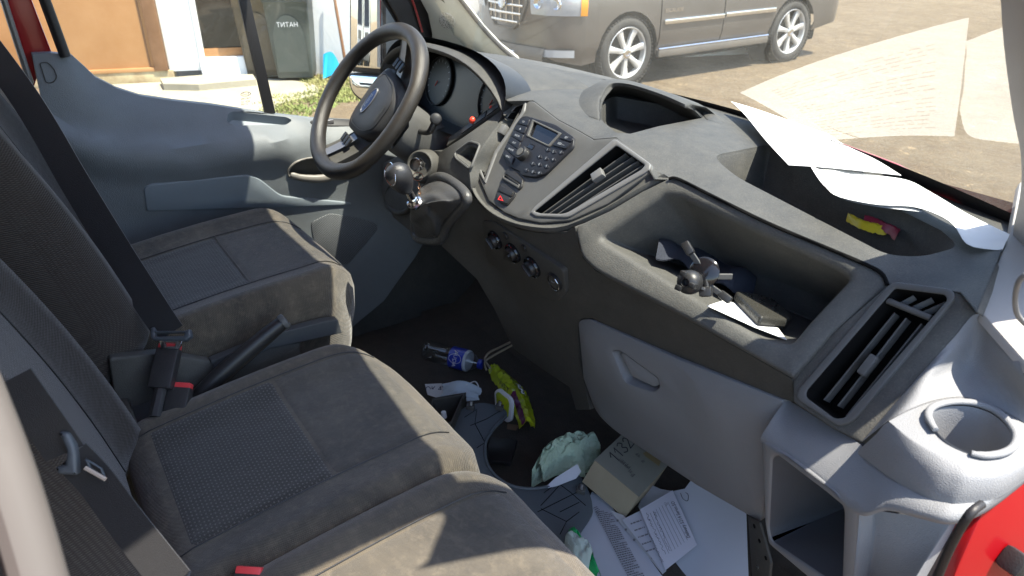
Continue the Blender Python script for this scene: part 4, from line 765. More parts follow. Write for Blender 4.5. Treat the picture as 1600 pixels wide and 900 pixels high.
wv = kd*.5-RT*.6-FW*.55; wv /= np.linalg.norm(wv); pc = kb+kd*.006+wv*.0275; Kp = rot_to(wv, -DN-RT*.5); el = [pc+Kp@np.array([.026*math.cos(t), .0125*math.sin(t), -.006*math.cos(t)**2]) for t in np.linspace(0, 2*math.pi, 26, endpoint=False)]
b.loops([el, [p+Kp[:, 2]*.003 for p in el]], False, True); kp_ = b.build('shift_pattern_plate', m_gloss, gear); b = MB(); b.tube([p+Kp[:, 2]*.002 for p in el], .0012, 6, closed=True); b.build('plate_edge', m_chrome, gear, 60)
text('lettering', '1 3 5', pc+Kp[:, 2]*.0033+Kp[:, 0]*.007, Kp[:, 1]*-1, Kp[:, 0], .006, m_key, kp_, .0003); text('lettering', '2 4 6', pc+Kp[:, 2]*.0033-Kp[:, 0]*.004, Kp[:, 1]*-1, Kp[:, 0], .006, m_key, kp_, .0003)
# console side below the lever and pocket by the driver's knee
b = MB(); pr = cr(keys([(604, 306, .15), (612, 288, .15), (628, 284, .14), (640, 300, .12), (640, 325, .11), (622, 333, .125), (606, 322, .14)]), 5, True); b.tube(pr, .007, 8, closed=True); b.loops([pr, pr+np.array([0, .07, -.02])], False, True); b.build('knee_pocket', m_low, dash, 60)
# ------------------------------------------------------------------ cab floor
fl = MB(); fl.grid([[(x, y, .004*math.sin(9*x+4*y)*math.sin(7*y)) for x in np.linspace(-.95, .93, 40)] for y in np.linspace(-1.4, .42, 40)]); floor_ = fl.build('cab_floor', m_floor, None, 60); tag(floor_, kind='structure')
fl = MB(); fl.grid([[(x, y, z) for x in np.linspace(-.95, .93, 20)] for y, z in ((.30, -.012), (.40, -.01), (.45, .0), (.52, .05), (.58, .13), (.63, .24), (.65, .4), (.65, .8))]); fb = fl.build('footwell_front', m_floor, None, 60); tag(fb, kind='structure')
for s in (-1, 1):
    if s < 0: fl = MB(); fl.grid([[(-.875, y, z) for y in np.linspace(-.65, .3, 6)] for z in (-.02, .1, .24)]); fl.build('sill_trim', m_low, van)
    fl = MB(); fl.grid([[(s*.90, y, z) for y in np.linspace(.12, .66, 8)] for z in (-.02, .2, .4, .58)]); fl.build('kick_panel', m_low, van)
# ------------------------------------------------------------------ seats
def cushion(rows, n=5, m=5):
    G = [cr(r, n) for r in rows]; return np.array([cr([g[i] for g in G], m) for i in range(len(G[0]))]).transpose(1, 0, 2)
def seatpad(par, x0, x1, y0, y1, z0, z1, mats, drop=.16, r=.055, ins=None, crown=.018, bolster=.02, front_r=.07, edge=.05, rl=1., rr=1.):
    """seat cushion: rounded front, side bolsters; x0..x1 lateral, y0 rear, y1 front; returns height function"""
    w_ = x1-x0
    def top(s_, t):     # s_ 0..1 lateral, t 0..1 rear to front
        x = x0+w_*s_; y = y0+(y1-y0)*t; z = z0+(z1-z0)*t+crown*math.sin(math.pi*t)*.5
        e = abs(2*s_-1); z += bolster*max(0, (e-.45)/.4)**1.5*(1 if e < .85 else max(0, 1-(e-.85)/.15*.5)); z -= edge*(rl if s_ < .5 else rr)*max(0, (e-.86)/.14)**2.2
        z -= front_r*max(0, (t-.80)/.2)**2.2; z -= .02*max(0, (.06-t)/.06)
        return np.array([x, y+(.0 if t < .9 else .0), z])
    S_ = np.linspace(0, 1, 41); T_ = np.linspace(0, 1, 41)
    def rcx(s_, t):      # round the plan outline at the front corners
        p = top(s_, t); e = 2*s_-1; k = max(0, (t-.72)/.28); rd = rl if e < 0 else rr; p[0] -= e*.045*rd*k**2*w_/.45; p[1] -= .05*rd*abs(e)**4*k; return p
    b = MB(); G = [[rcx(s_, t) for s_ in S_] for t in T_]; b.grid(G)
    per = [G[0][j] for j in range(41)]+[G[i][40] for i in range(1, 41)]+[G[40][j] for j in range(39, -1, -1)]+[G[i][0] for i in range(39, 0, -1)]
    c = np.array([(x0+x1)/2, (y0+y1)/2, 0])
    L1 = [p+np.array([(p[0]-c[0])*.02, (p[1]-c[1])*.02, -.03]) for p in per]; L2 = [np.array([c[0]+(p[0]-c[0])*1.015, c[1]+(p[1]-c[1])*1.0, p[2]-.09]) for p in per]; L3 = [np.array([c[0]+(p[0]-c[0])*.95, c[1]+(p[1]-c[1])*.92, p[2]-drop]) for p in per]
    b.loops([per, L1, L2, L3]); ob = b.build('cushion', mats, par, 80)
    return ob, rcx
def strip(par, f, s0, s1, t0, t1, mat, name, h=.0025, n=24):
    b = MB(); e = 1e-3; G = []
    for t in np.linspace(t0, t1, n): G.append([f(s_, t)+np.array([0, 0, h*(1 if 0 < i < n-1 and t0+1e-6 < t < t1-1e-6 else -.6)]) for i, s_ in enumerate(np.linspace(s0, s1, n))])
    b.grid(G); return b.build(name, mat, par, 80)
def seam(par, P, mat=None, r=.0011):
    b = MB(); b.tube(P, r, 5); return b.build('seam', mat or m_black, par, 60)
ds = thing('driver_seat', (-.46, -.35, 0), 'driver seat of dark woven cloth beside the door', 'seat')
dob, df = seatpad(ds, -.735, -.235, -.60, -.115, .495, .535, m_seat, .17, bolster=.024, front_r=.06)
strip(ds, df, .2, .8, .07, .52, m_insert, 'insert'); strip(ds, df, .2, .8, .52, .93, m_seatflat, 'centre_panel')
seam(ds, [df(.2, t)+[0, 0, .002] for t in np.linspace(.05, .95, 24)]); seam(ds, [df(.8, t)+[0, 0, .002] for t in np.linspace(.05, .95, 24)]); seam(ds, [df(s_, .52)+[0, 0, .003] for s_ in np.linspace(.2, .8, 16)], m_seat)
bs = thing('passenger_bench', (.33, -.4, 0), 'double passenger bench of dusty dark cloth nearest the open door', 'bench seat')
mob, mf = seatpad(bs, -.145, .325, -.66, -.165, .405, .452, m_seat, .17, bolster=.016, front_r=.045, edge=.03, rr=.4)
strip(bs, mf, .13, .80, .08, .53, m_insert, 'insert'); strip(bs, mf, .13, .80, .53, .94, m_seatflat, 'centre_panel')
seam(bs, [mf(.13, t)+[0, 0, .002] for t in np.linspace(.05, .95, 24)]); seam(bs, [mf(.80, t)+[0, 0, .002] for t in np.linspace(.05, .95, 24)])
rob, rf = seatpad(bs, .325, .80, -.66, -.165, .405, .452, m_seat, .17, bolster=.016, front_r=.045, edge=.03, rl=.4)
strip(bs, rf, .15, .85, .08, .36, m_insert, 'insert'); strip(bs, rf, .15, .85, .36, .94, m_seatflat, 'centre_panel'); seam(bs, [rf(.15, t)+[0, 0, .002] for t in np.linspace(.05, .95, 24)])
b = MB(); b.box((.33, -.44, .16), (.86, .42, .26), None, .02); b.build('seat_base', m_low, bs)
b = MB(); b.box((-.47, -.40, .18), (.44, .40, .34), None, .02); b.build('seat_base', m_low, ds)
m_side_plastic = M('seat_side_plastic', (.045, .05, .055), .45, dust=.2, bevel=.003)
b = MB(); sp = [A(u, v, x=-.20) for u, v in [(330, 565), (440, 520), (505, 503), (528, 500), (534, 520), (500, 528), (420, 545), (340, 590)]]; b.loops([sp, [p+np.array([-.02, 0, 0]) for p in sp]], True, True); b.build('seat_side_cover', m_side_plastic, ds, 40)
def backrest(par, xc, w_, y0, z0, h, lean, mat_c, mat_s, thick=.11, wt=.75):
    dz = np.array([0, -math.sin(lean), math.cos(lean)]); fn = np.array([0, math.cos(lean), math.sin(lean)]); b = MB(); base = np.array([xc, y0, z0])
    def f(s_, t):
        e = 2*s_-1; ww = w_*(1-(1-wt)*max(0, (t-.55)/.45)**1.6)*(.94+.06*min(1, t/.15)); bol = .05*max(0, (abs(e)-.5)/.32)**1.5 if abs(e) < .82 else .05*(1-((abs(e)-.82)/.18)**2)
        d_ = bol*(1-.5*t)-.04*max(0, (abs(e)-.9)/.1)**2+.018*math.sin(math.pi*min(1, t*1.3))-.05*max(0, (t-.93)/.07)**2-.03*max(0, (.05-t)/.05)
        return base+dz*h*t+np.array([ww/2*e, 0, 0])+fn*d_
    S_ = np.linspace(0, 1, 37); T_ = np.linspace(0, 1, 37); G = [[f(s_, t) for s_ in S_] for t in T_]; b.grid(G)
    per = [G[0][j] for j in range(37)]+[G[i][36] for i in range(1, 37)]+[G[36][j] for j in range(35, -1, -1)]+[G[i][0] for i in range(35, 0, -1)]
    b.loops([per, [p-fn*.03 for p in per], [p-fn*thick for p in per]], False, True); ob = b.build('backrest', mat_s, par, 80)
    G = [[f(s_, t)+fn*(.003 if 0 < i < 23 else -.002) for i, s_ in enumerate(np.linspace(.24, .76, 24))] for t in np.linspace(.06, .9, 30)]; b = MB(); b.grid(G); b.build('backrest_panel', mat_c, par, 80)
    for s_ in (.24, .76): seam(par, [f(s_, t)+fn*.002 for t in np.linspace(.05, .92, 24)])
    return f
backrest(ds, -.47, .52, -.60, .47, .72, math.radians(17), m_backside, m_backside)
backrest(bs, .09, .47, -.665, .36, .74, math.radians(17), m_backdots, m_backside)
backrest(bs, .58, .41, -.83, .36, .74, math.radians(17), m_backdots, m_backside)
for par, xc, y0 in ((ds, -.47, -.60), (bs, .09, -.665), (bs, .58, -.83)):
    b = MB(); b.box((xc, y0-.26, 1.22), (.26, .1, .17), None, .035); b.build('headrest', m_backside, par, 60)
b = MB(); b.box((-.18, -.80, .22), (.12, .34, .42), None, .01); b.build('seat_gap_box', m_low, bs)
# gap fill between the seats: console plates around the buckles
b = MB(); b.box((-.18, -.60, .38), (.07, .24, .05), None, .01); b.build('bracket', m_side_plastic, ds)
SPn = Plane((-.205, 0, 0), (1, 0, 0)); b = MB(); plate(b, SPn, fillet([(170, 560), (250, 552), (335, 566), (415, 532), (470, 520), (470, 560), (330, 660), (190, 690)], 6), [], .02, .004, 0); b.build('seat_side_panel', m_low, ds, 40)
b = MB(); b.tube(cr([Z(196, 686, .385), Z(250, 680, .40), Z(300, 668, .41)], 5), .012, 8, flat=1.6); b.build('base_edge', M('felt_edge', (.13, .12, .105), .9, grain=(200, .5)), bs, 60)
# ------------------------------------------------------------------ handbrake
hbk = thing('handbrake_lever', A(300, 640, x=-.17), 'black handbrake lever raised between driver seat and bench', 'handbrake')
hp = [A(268, 668, x=-.165), A(330, 600, x=-.165), A(400, 538, x=-.165), A(443, 503, x=-.165)]
b = MB(); b.tube(cr(hp, 6), [.014+.004*math.sin(math.pi*i/18) for i in range(19)], 12, flat=.85); b.build('grip', m_black, hbk, 60)
ax = hp[3]-hp[2]; ax /= np.linalg.norm(ax); b = MB(); b.lathe([(.0155, -.004), (.0165, .0), (.0155, .006), (.011, .0075), (.009, .006), (0, .0065)], hp[3], ax, 20); b.build('release_button', m_stack, hbk, 40)
# ------------------------------------------------------------------ buckles and belts
def buckle(name, top, dirn, wid, label, h=.085, wdt=.034, th=.024):
    t = thing(name, np.array(top)-np.array(dirn)*h, label, 'belt buckle', 'seat belt buckles'); d = np.array(dirn, float)/np.linalg.norm(dirn); Rm = rot_to(d, wid)
    b = MB(); b.box(np.array(top)-d*h/2, (wdt, th, h), Rm, .004); b.build('housing', m_buckle, t, 40); b = MB(); b.box(np.array(top)+d*.003, (wdt*.92, th*.82, .012), Rm, .003); b.build('release_button', m_redbtn, t, 40)
    b = MB(); b.tube([np.array(top)-d*h, np.array(top)-d*(h+.05)], .009, 8, flat=1.3); b.build('stalk', m_buckle, t); return t
bd = -DN*.95+FW*.35+RT*.06
k1 = A(265, 545, x=-.185); buckle('belt_buckle', k1, bd, RT+DN*.12, 'red-topped belt buckle by the driver seat with the latch clipped in', .075, .041, .022)
k2 = A(283, 606, x=-.14); buckle('belt_buckle', k2, bd, RT+DN*.08, 'empty red-topped belt buckle standing at the bench end below the handbrake', .07, .041, .022)
k3 = A(390, 896, x=.335); buckle('belt_buckle', k3, bd, RT-DN*.03, 'red-topped belt buckle at the bottom edge between the two bench cushions', .06, .038, .022)
def ribbon(P, wid, th, mat, name, par, up):
    """flat strap; wid its width, up the direction across its width"""
    b = MB(); P = np.array(P); N = len(P); V = [[], [], [], []]
    for i in range(N):
        t = P[min(i+1, N-1)]-P[max(i-1, 0)]; t /= np.linalg.norm(t); u_ = np.array(up[i] if np.ndim(up) > 1 else up, float); u_ -= t*(u_@t); u_ /= np.linalg.norm(u_); n_ = np.cross(t, u_); w_ = wid[i] if hasattr(wid, '__len__') else wid
        for k_, (a, c_) in enumerate(((1, 1), (1, -1), (-1, -1), (-1, 1))): V[k_].append(P[i]+u_*w_/2*a+n_*th/2*c_)
    b.grid([V[0], V[1], V[2], V[3], V[0]]); return b.build(name, mat, par, 60)
db = thing('seat_belt', A(268, 520, x=-.185), 'black driver seat belt running from the door post into its buckle', 'seat belt', 'seat belts')
pth = cr([A(-60, 20, x=-.80), A(40, 155, x=-.63), A(120, 290, x=-.45), A(190, 405, x=-.31), A(238, 480, x=-.225), A(266, 521, x=-.19)], 8)
ribbon(pth, [.055]*len(pth), .0022, m_belt, 'webbing', db, RT-DN*.25)
Rm = rot_to(bd, RT+DN*.05); b = MB(); tcen = A(267, 521, x=-.185); 
bp = [(-.034, -.013), (.034, -.013), (.032, .012), (-.032, .012)]; TP = Plane(tcen, -FW+.3*np.array([0, 0, 1])); 
b = MB(); plate(b, TP, fillet([(235, 513), (242, 511), (245, 517), (290, 517), (297, 514), (299, 526), (291, 533), (240, 532), (236, 526)], 2.5), [fillet([(243, 521), (289, 520), (288, 525), (244, 526)], 1)], .012, .003, .004); b.build('latch_plate', m_latch, db, 50)
b = MB(); plate(b, TP, [(248, 531), (285, 531), (280, 545), (252, 545)], [[(258, 535), (275, 535), (273, 541), (260, 541)]], .003, .0006, .0); b.build('metal_tongue', m_chrome, db)
pb = thing('seat_belt', A(100, 720, d=.95), 'loose black passenger seat belt hanging across the near bench backrest', 'seat belt', 'seat belts')
ribbon(cr([A(20, 590, d=.74), A(62, 650, d=.75), A(102, 708, d=.765)], 8), .04, .002, m_belt, 'webbing', pb, RT-DN*.8)
ribbon(cr([A(112, 712, d=.765), A(150, 752, d=.768), A(200, 820, d=.76), A(275, 915, d=.74)], 8), .04, .002, m_belt, 'webbing', pb, RT-DN*.75)
TQ = Plane(A(105, 710, d=.757), -FW+RT*.15); b = MB(); plate(b, TQ, fillet([(93, 674), (108, 675), (120, 700), (123, 742), (92, 740), (88, 730), (104, 726), (106, 705), (100, 690)], [4, 5, 10, 4, 4, 2, 2, 2, 2]), [], .01, .003, .004); b.build('latch_plate', m_latch, pb, 50)
b = MB(); plate(b, TQ, [(134, 716), (160, 732), (166, 748), (140, 732)], [[(140, 721), (158, 732), (162, 743), (144, 732)]], .004, .0006, .003); b.build('belt_stop', m_latch, pb)
b = MB(); b.tube([A(133, 731, d=.755), A(165, 749, d=.755)], .0022, 6); b.build('belt_tag', M('tag_edge', (.4, .33, .27), .7), pb)
# ------------------------------------------------------------------ loose things
def sheet(name, surf, px, mat, h=.001, th=.0006, step=.02, wav=0, par=None, two=None):
    """a sheet of paper or cloth lying on a surface, with its own thickness and slight waves"""
    o2 = np.array(px2(surf, px)) if two is None else np.array(two); q = MB(); q.fill(surf, o2, [], step, h); n = len(q.V); nf = len(q.F)
    if wav: q.V = [v+np.array([0, 0, 1.])*wav*(math.sin(v[0]*31+v[1]*17)+math.sin(v[1]*43-v[0]*11)*.6) for v in q.V]
    top = list(q.V); q.V += [v-np.array([0, 0, th]) for v in top]; q.F += [tuple(i+n for i in f[::-1]) for f in q.F[:nf]]
    return q.build(name, mat, par, 50)
def crumple(name, C, ax, rad, mat, par, amp=.3, n=18, m=26, seed=1, flat=1):
    """crumpled cloth or film: a folded closed surface"""
    r_ = np.random.default_rng(seed); ph = r_.uniform(0, 6.28, (6, 3)); fr_ = r_.uniform(2, 6, (6, 2)); L = []
    for i in range(n+1):
        v = math.pi*i/n; row = []
        for j in range(m):
            u = 2*math.pi*j/m; d = np.array([math.sin(v)*math.cos(u), math.sin(v)*math.sin(u), math.cos(v)]); k_ = 1+amp*sum(abs(math.sin(fr_[a][0]*d[0]*2+fr_[a][1]*d[1]*2+ph[a][0]+d[2]*3*math.sin(ph[a][1])))-.5 for a in range(6))/2.2
            row.append(np.array(C)+ax[0]*d[0]*rad[0]*k_+ax[1]*d[1]*rad[1]*k_+ax[2]*d[2]*rad[2]*k_*flat)
        L.append(row)
    return MB().loops(L).build(name, mat, par, 50)
XYZ = [np.array([1., 0, 0]), np.array([0, 1., 0]), np.array([0, 0, 1.])]
# papers on the dashboard
def wavy(top, bot, n, m, amp, seed):
    t_, b_ = cr([Z(*p) for p in top], n), cr([Z(*p) for p in bot], n); ts = np.linspace(0, 1, len(t_)); tb = np.linspace(0, 1, len(b_)); bb = np.array([[np.interp(s_, tb, b_[:, a]) for a in range(3)] for s_ in ts]); r_ = np.random.default_rng(seed); p_ = r_.uniform(0, 6.28, 4); G = []
    for k_ in np.linspace(0, 1, m): G.append([t_[i]*(1-k_)+bb[i]*k_+np.array([0, 0, amp*(math.sin(9*ts[i]+3*k_+p_[0])+.6*math.sin(17*ts[i]-4*k_+p_[1]))*math.sin(math.pi*min(1, k_*1.2+.05))]) for i in range(len(t_))])
    return G
def thick(G, th):
    q = MB(); q.grid(G); q.grid([[p-np.array([0, 0, th]) for p in r_] for r_ in G]); return q
K00, K10, K11, K01 = Z(1142, 159, .872), Z(1232, 259, .862), np.array([.535, .475, .853]), np.array([.315, .595, .851])
dp = [[(K00*(1-a)+K01*a)*(1-c_)+(K10*(1-a)+K11*a)*c_+np.array([0, 0, .0035*math.sin(5*a+1)*math.sin(math.pi*c_*.9+.3)+.002*math.sin(7*c_+3*a)]) for a in np.linspace(0, 1, 26)] for c_ in np.linspace(0, 1, 18)]
o = thick(dp, .0006).build('paper_sheet', m_paper, None, 60); tag(o, 'white crumpled paper lying along the dashboard top nearest the centre pocket', 'paper', 'papers on the dashboard')
b = MB(); r_ = np.random.default_rng(12)
for i_ in range(4, 24):
    if i_ in (9, 15): continue
    c0 = .12; 
    while c0 < .85:
        l_ = r_.uniform(.02, .09); f0_, f1_ = c0*17, min(.88, c0+l_)*17
        def dpt(f, ii, off): k0 = int(f); t_ = f-k0; return np.array(dp[k0][ii])*(1-t_)+np.array(dp[min(k0+1, 17)][ii])*t_+(np.array(dp[k0][ii+1])-np.array(dp[k0][ii]))*off+np.array([0, 0, .0006])
        b.add([dpt(f0_, i_, 0), dpt(f1_, i_, 0), dpt(f1_, i_, .3), dpt(f0_, i_, .3)], [(0, 1, 2, 3)]); c0 += l_+.02+(.2 if r_.uniform() < .12 else 0)
tag(b.build('printed_text', m_inkpale, o, 0), kind='stuff')
dp = wavy([(1264, 229, .853), (1304, 250, .852), (1350, 270, .851), (1415, 281, .851), (1454, 300, .85), (1515, 336, .848), (1578, 365, .846)], [(1265, 257, .862), (1278, 278, .865), (1291, 293, .868), (1310, 307, .866), (1366, 319, .861), (1420, 322, .857), (1450, 329, .855), (1478, 342, .85), (1494, 356, .848), (1514, 383, .84), (1566, 391, .834)], 6, 10, .003, 8)
o = thick(dp, .0006).build('paper_sheet', m_paper, None, 60); tag(o, 'large white paper sheet on the dashboard overhanging the upper tray', 'paper', 'papers on the dashboard')
dp = wavy([(1300, 262, .85), (1350, 276, .849), (1400, 288, .849), (1450, 306, .848)], [(1296, 297, .8615), (1318, 311, .86), (1366, 322, .856), (1440, 331, .851)], 6, 7, .002, 5)
o = thick(dp, .0005).build('plastic_sleeve', M('clear_sleeve', (.74, .76, .78), .25), None, 60); tag(o, 'glossy document sleeve under the large sheet at the tray edge', 'document sleeve')
# wrapper in the upper tray
wr0 = thing('sweet_wrapper', A(1362, 352, z=.79), 'yellow and dark red foil wrapper lying in the upper dash tray', 'wrapper')
m_yel = M('yellow_foil', (.72, .56, .03), .35); m_pur = M('dark_red_foil', (.25, .02, .05), .35)
def foil(px, z, mat, name, par, seed, amp=.004):
    r_ = np.random.default_rng(seed); T = cr([Z(u, v, z) for u, v in px[0]], 6); Bt = cr([Z(u, v, z-.004) for u, v in px[1]], 6); G = []
    for k_ in np.linspace(0, 1, 6): G.append([a*(1-k_)+c_*k_+np.array([0, 0, r_.uniform(-amp, amp)*.35+amp*2*math.sin(math.pi*k_)]) for a, c_ in zip(T, Bt)])
    return thick(G, .001).build(name, mat, par, 25)
foil(([(1325, 336), (1345, 346), (1368, 352), (1384, 355)], [(1322, 344), (1342, 356), (1364, 363), (1385, 366)]), .795, m_yel, 'yellow_film', wr0, 1); foil(([(1351, 340), (1372, 346), (1392, 354), (1409, 361)], [(1348, 348), (1366, 354), (1386, 363), (1398, 375)]), .80, m_pur, 'red_film', wr0, 2)
# things in the open tray
tl = [Fp.to3(p, -.013) for p in ht]; lipL, lipR = min(tl, key=lambda p: np.linalg.norm(p-A(950, 380, s=Fp))), min(tl, key=lambda p: np.linalg.norm(p-A(1200, 526, s=Fp)))
Tf = plane3(lipL, lipR, lipL+np.array([0, .19, -.052])); Tf.p = Tf.p+np.array([0, 0, .004])
ph_ = thing('phone_holder', Tf.hit(1090, 460), 'black phone holder clamp with three arms lying in the open tray', 'phone holder')
def T_(u, v, h): return Tf.hit(u, v)+np.array([0, 0, h])
dT = (Tf.hit(1085, 470)-CAM)@FW-.035; dc = A(1101, 425, d=dT); dax = np.array([.35, -.75, .45]); b = MB(); b.lathe([(.0, -.006), (.016, -.006), (.021, -.002), (.0215, .003), (.018, .006), (.008, .008), (0, .008)], dc, dax, 28); b.build('cradle_disc', m_gloss, ph_, 50)
for (u0, v0), (u1, v1), pad in [((1096, 420), (1075, 388), 1), ((1108, 432), (1144, 432), 0), ((1106, 445), (1133, 464), 1)]:
    a, c_ = A(u0, v0, d=dT), A(u1, v1, d=dT); b = MB(); ribbon([a, a*.5+c_*.5, c_], .008, .003, m_stack, 'arm', ph_, [0, 0, 1.])
    if pad: b = MB(); b.box(c_, (.02, .012, .012), rot_to(dax, c_-a), .003); b.build('arm_pad', m_black, ph_, 40)
jc = A(1078, 441, d=dT-.012); b = MB(); b.lathe([(0, -.018), (.010, -.017), (.0165, -.008), (.0175, 0), (.0165, .008), (.011, .014), (.006, .015), (.005, .006), (0, .006)], jc, np.array([.2, -.85, .3]), 22); b.build('ball_socket', m_black, ph_, 50)
for a_ in (0, 2.1, 4.2):
    b = MB(); d_ = rot_to(np.array([.2, -.85, .3])); p_ = jc+d_@np.array([math.cos(a_)*.012, math.sin(a_)*.012, .012]); b.box(p_, (.010, .008, .014), d_, .002); b.build('socket_claw', m_black, ph_, 40)
b = MB(); b.box(A(1103, 456, d=dT-.008), (.018, .014, .014), rot_to(dax, RT), .003); b.tube([jc, A(1103, 456, d=dT-.008), dc], .006, 8); b.build('joint', m_black, ph_, 40)
o = sheet('paper_slip', Tf, [(1104, 478), (1131, 470), (1152, 476), (1180, 503), (1215, 515), (1229, 533), (1178, 513)], m_paper, .0015, .0006, .01, .0008); tag(o, 'small white paper slip under the wallet in the open tray', 'paper')
wl_ = thing('wallet', Tf.hit(1185, 495), 'dark worn wallet lying on a white slip in the tray', 'wallet'); wpx = fillet([(1142, 470), (1158, 471), (1200, 480), (1233, 511), (1226, 516), (1182, 512)], 4)
w2 = np.array(px2(Tf, wpx)); b = MB(); plate2(b, Tf, w2, [], .012, .004, .018); b.build('wallet_cover', M('wallet_leather', (.035, .034, .03), .3, grain=(300, .4), rvar=.1), wl_, 50); b = MB(); plate2(b, Tf, inset(w2, .002), [], .006, .001, .006); b.build('wallet_inner', m_black, wl_)
m_navy = M('navy_cloth', (.018, .022, .034), .9, grain=(250, .5)); b = MB(); G = []
for k_ in np.linspace(0, 1, 12): G.append([Tf.hit(1032+150*s_-8*k_, 372+62*s_+38*k_+6*math.sin(7*s_+3*k_))+np.array([0, 0, .008+.022*abs(math.sin(5*s_+2*k_))*math.sin(math.pi*k_)+.012*math.sin(13*s_+5*k_)*math.sin(math.pi*s_)]) for s_ in np.linspace(0, 1, 26)])
o = thick(G, .002).build('dark_cloth', m_navy, None, 60); tag(o, 'navy crumpled cloth at the back of the open tray', 'cloth')
# floor: grey curved trim panel
GP = plane3(Z(730, 636, .11), Z(790, 648, .10), Z(918, 790, .05)); m_panel = M('grey_panel', (.1, .12, .135), .5, grain=(400, .3), dust=.25, dustcol=(.12, .12, .115))
gp_ = thing('loose_trim_panel', Z(860, 800, .04), 'loose crescent-shaped grey trim panel with clips lying on the floor', 'trim panel')
gpx = cr([(706, 664), (716, 645), (730, 634), (757, 629), (787, 638), (791, 651), (770, 672), (758, 697), (764, 731), (791, 756), (827, 764), (871, 757), (900, 740), (917, 760), (926, 790), (921, 811), (880, 858), (800, 880), (720, 800), (690, 700)], 4, True); b = MB(); plate(b, GP, gpx, [], .006, .002, 0, .04); b.build('panel_sheet', m_panel, gp_, 40)
for P_ in ([(726, 652), (745, 640), (742, 662), (757, 690)], [(735, 665), (760, 655), (785, 640)], [(745, 700), (760, 690)], [(850, 770), (885, 745)], [(875, 757), (892, 770), (915, 790)], [(845, 790), (873, 760)], [(840, 800), (900, 770)], [(845, 795), (885, 815), (875, 835)], [(875, 800), (905, 785)], [(885, 815), (905, 800)]):
    b = MB(); b.tube([GP.hit(*p)+GP.n*.0004 for p in P_], .0009, 4); b.build('score_line', m_void, gp_)
for u, v in [(735, 638), (780, 639), (907, 769)]:
    b = MB(); b.box(GP.hit(u, v)+GP.n*.006, (.02, .014, .012), rot_to(GP.n, RT+DN*.4), .002); cb = b.build('clip', m_stack, gp_, 40); b = MB(); b.lathe([(.005, 0), (.005, .01), (.003, .012), (0, .012)], GP.hit(u, v)+GP.n*.01, -DN+RT*.2, 12); b.build('clip_pin', m_silver, cb)
b = MB(); rim_p = [GP.hit(u, v)+GP.n*.001 for u, v in cr([(791, 651), (770, 672), (758, 697), (764, 731), (791, 756), (827, 764), (871, 757), (900, 740)], 5)]; b.tube(rim_p, .004, 8); b.build('panel_rim', m_panel, gp_, 60)
# dark box frame under the seat edge
fr_ = thing('open_black_case', Z(700, 640, .1), 'open black plastic case by the seat front beside the grey panel', 'case')
cA_ = [Z(676, 622, .13), Z(728, 613, .13), Z(706, 662, .13), Z(660, 672, .13)]; b = MB(); c0_ = sum(cA_)/4; ci = [c0_+(p-c0_)*.86 for p in cA_]; b.loops([[p-[0, 0, .08] for p in cA_], cA_, ci, [p-[0, 0, .075] for p in ci]], False, True); b.build('case_shell', m_low, fr_, 20)
b = MB(); b.lathe([(.0, .02), (.006, .016), (.008, .0), (.0, -.004)], c0_-[0, 0, .02], (0, 0, 1), 12); b.build('white_cap', m_white, fr_)
b = MB(); b.tube([Z(758, 700, .04), Z(762, 735, .03), Z(795, 760, .03)], .006, 6); b.box(Z(782, 705, .03), (.07, .09, .012), rot_to((0, 0, 1), (.7, .7, 0)), .003); o = b.build('black_ribbed_plate', m_black, None, 40); tag(o, 'black ribbed plastic plate on the floor inside the grey panel curve', 'plastic plate')
# face mask and paper by the seat
m_mask = M('mask_fabric', (.55, .64, .70), .9, grain=(350, .4)); mk_ = thing('face_mask', Z(720, 612, .05), 'pale blue crumpled face mask on the floor by the seat', 'face mask')
G = []
for k_ in np.linspace(0, 1, 10): G.append([Z(690+60*s_+3*math.sin(6*k_), 600+30*k_+6*s_*(1-2*k_), .07)+np.array([0, 0, .028*math.sin(math.pi*s_)*math.sin(math.pi*min(1, k_+.15))+.004*math.sin(k_*22)]) for s_ in np.linspace(0, 1, 16)])
thick(G, .002).build('pleated_cloth', m_mask, mk_, 50); b = MB(); b.tube(cr([Z(748, 604, .075), Z(742, 596, .09), Z(728, 602, .095)], 6), .0016, 5); b.build('ear_loop', m_white, mk_)
FLz = Plane((0, 0, .012), (0, 0, 1)); o = sheet('paper_scrap', Plane((0, 0, .06), (0, 0, 1)), [(664, 602), (690, 600), (706, 612), (690, 624), (668, 618)], m_paper, .0, .0006, .015, .003); tag(o, 'small printed paper scrap peeking out behind the seat corner', 'paper'); text('print', 'OK 47', Z(680, 608, .0645), RT, -DN, .02, m_badge, o)
# water bottle
m_pet = glass('pet_plastic', tint=(.93, .95, .96), dust=.02, gain=1.3); bo = thing('water_bottle', Z(705, 556, .0), 'clear plastic water bottle with blue label lying on the floor', 'bottle')
b0, b1 = Z(664, 546, .036), Z(758, 571, .034); ax = (b1-b0)/np.linalg.norm(b1-b0); bl = np.linalg.norm(b1-b0)*.97
pr = [(0, .004), (.02, .0), (.029, .004), (.0315, .012)]+[(.0315-.0022*(i % 2), .018+i*.0065) for i in range(12)]+[(.0315, .1*bl/.22+.0), (.032, bl*.5), (.032, bl*.72), (.030, bl*.76), (.021, bl*.86), (.0135, bl*.91), (.0125, bl*.93)]
pr = sorted(pr, key=lambda p: p[1]); b = MB(); b.lathe(pr, b0, ax, 28); b.build('bottle_body', m_pet, bo, 50)
m_lab = M('blue_label', (.02, .045, .42), .3, coat=.4); b = MB(); b.lathe([(.0326, bl*.48), (.0327, bl*.5), (.0327, bl*.72), (.0324, bl*.735)], b0, ax, 32); lb = b.build('label', m_lab, bo, 50); b.F = []; 
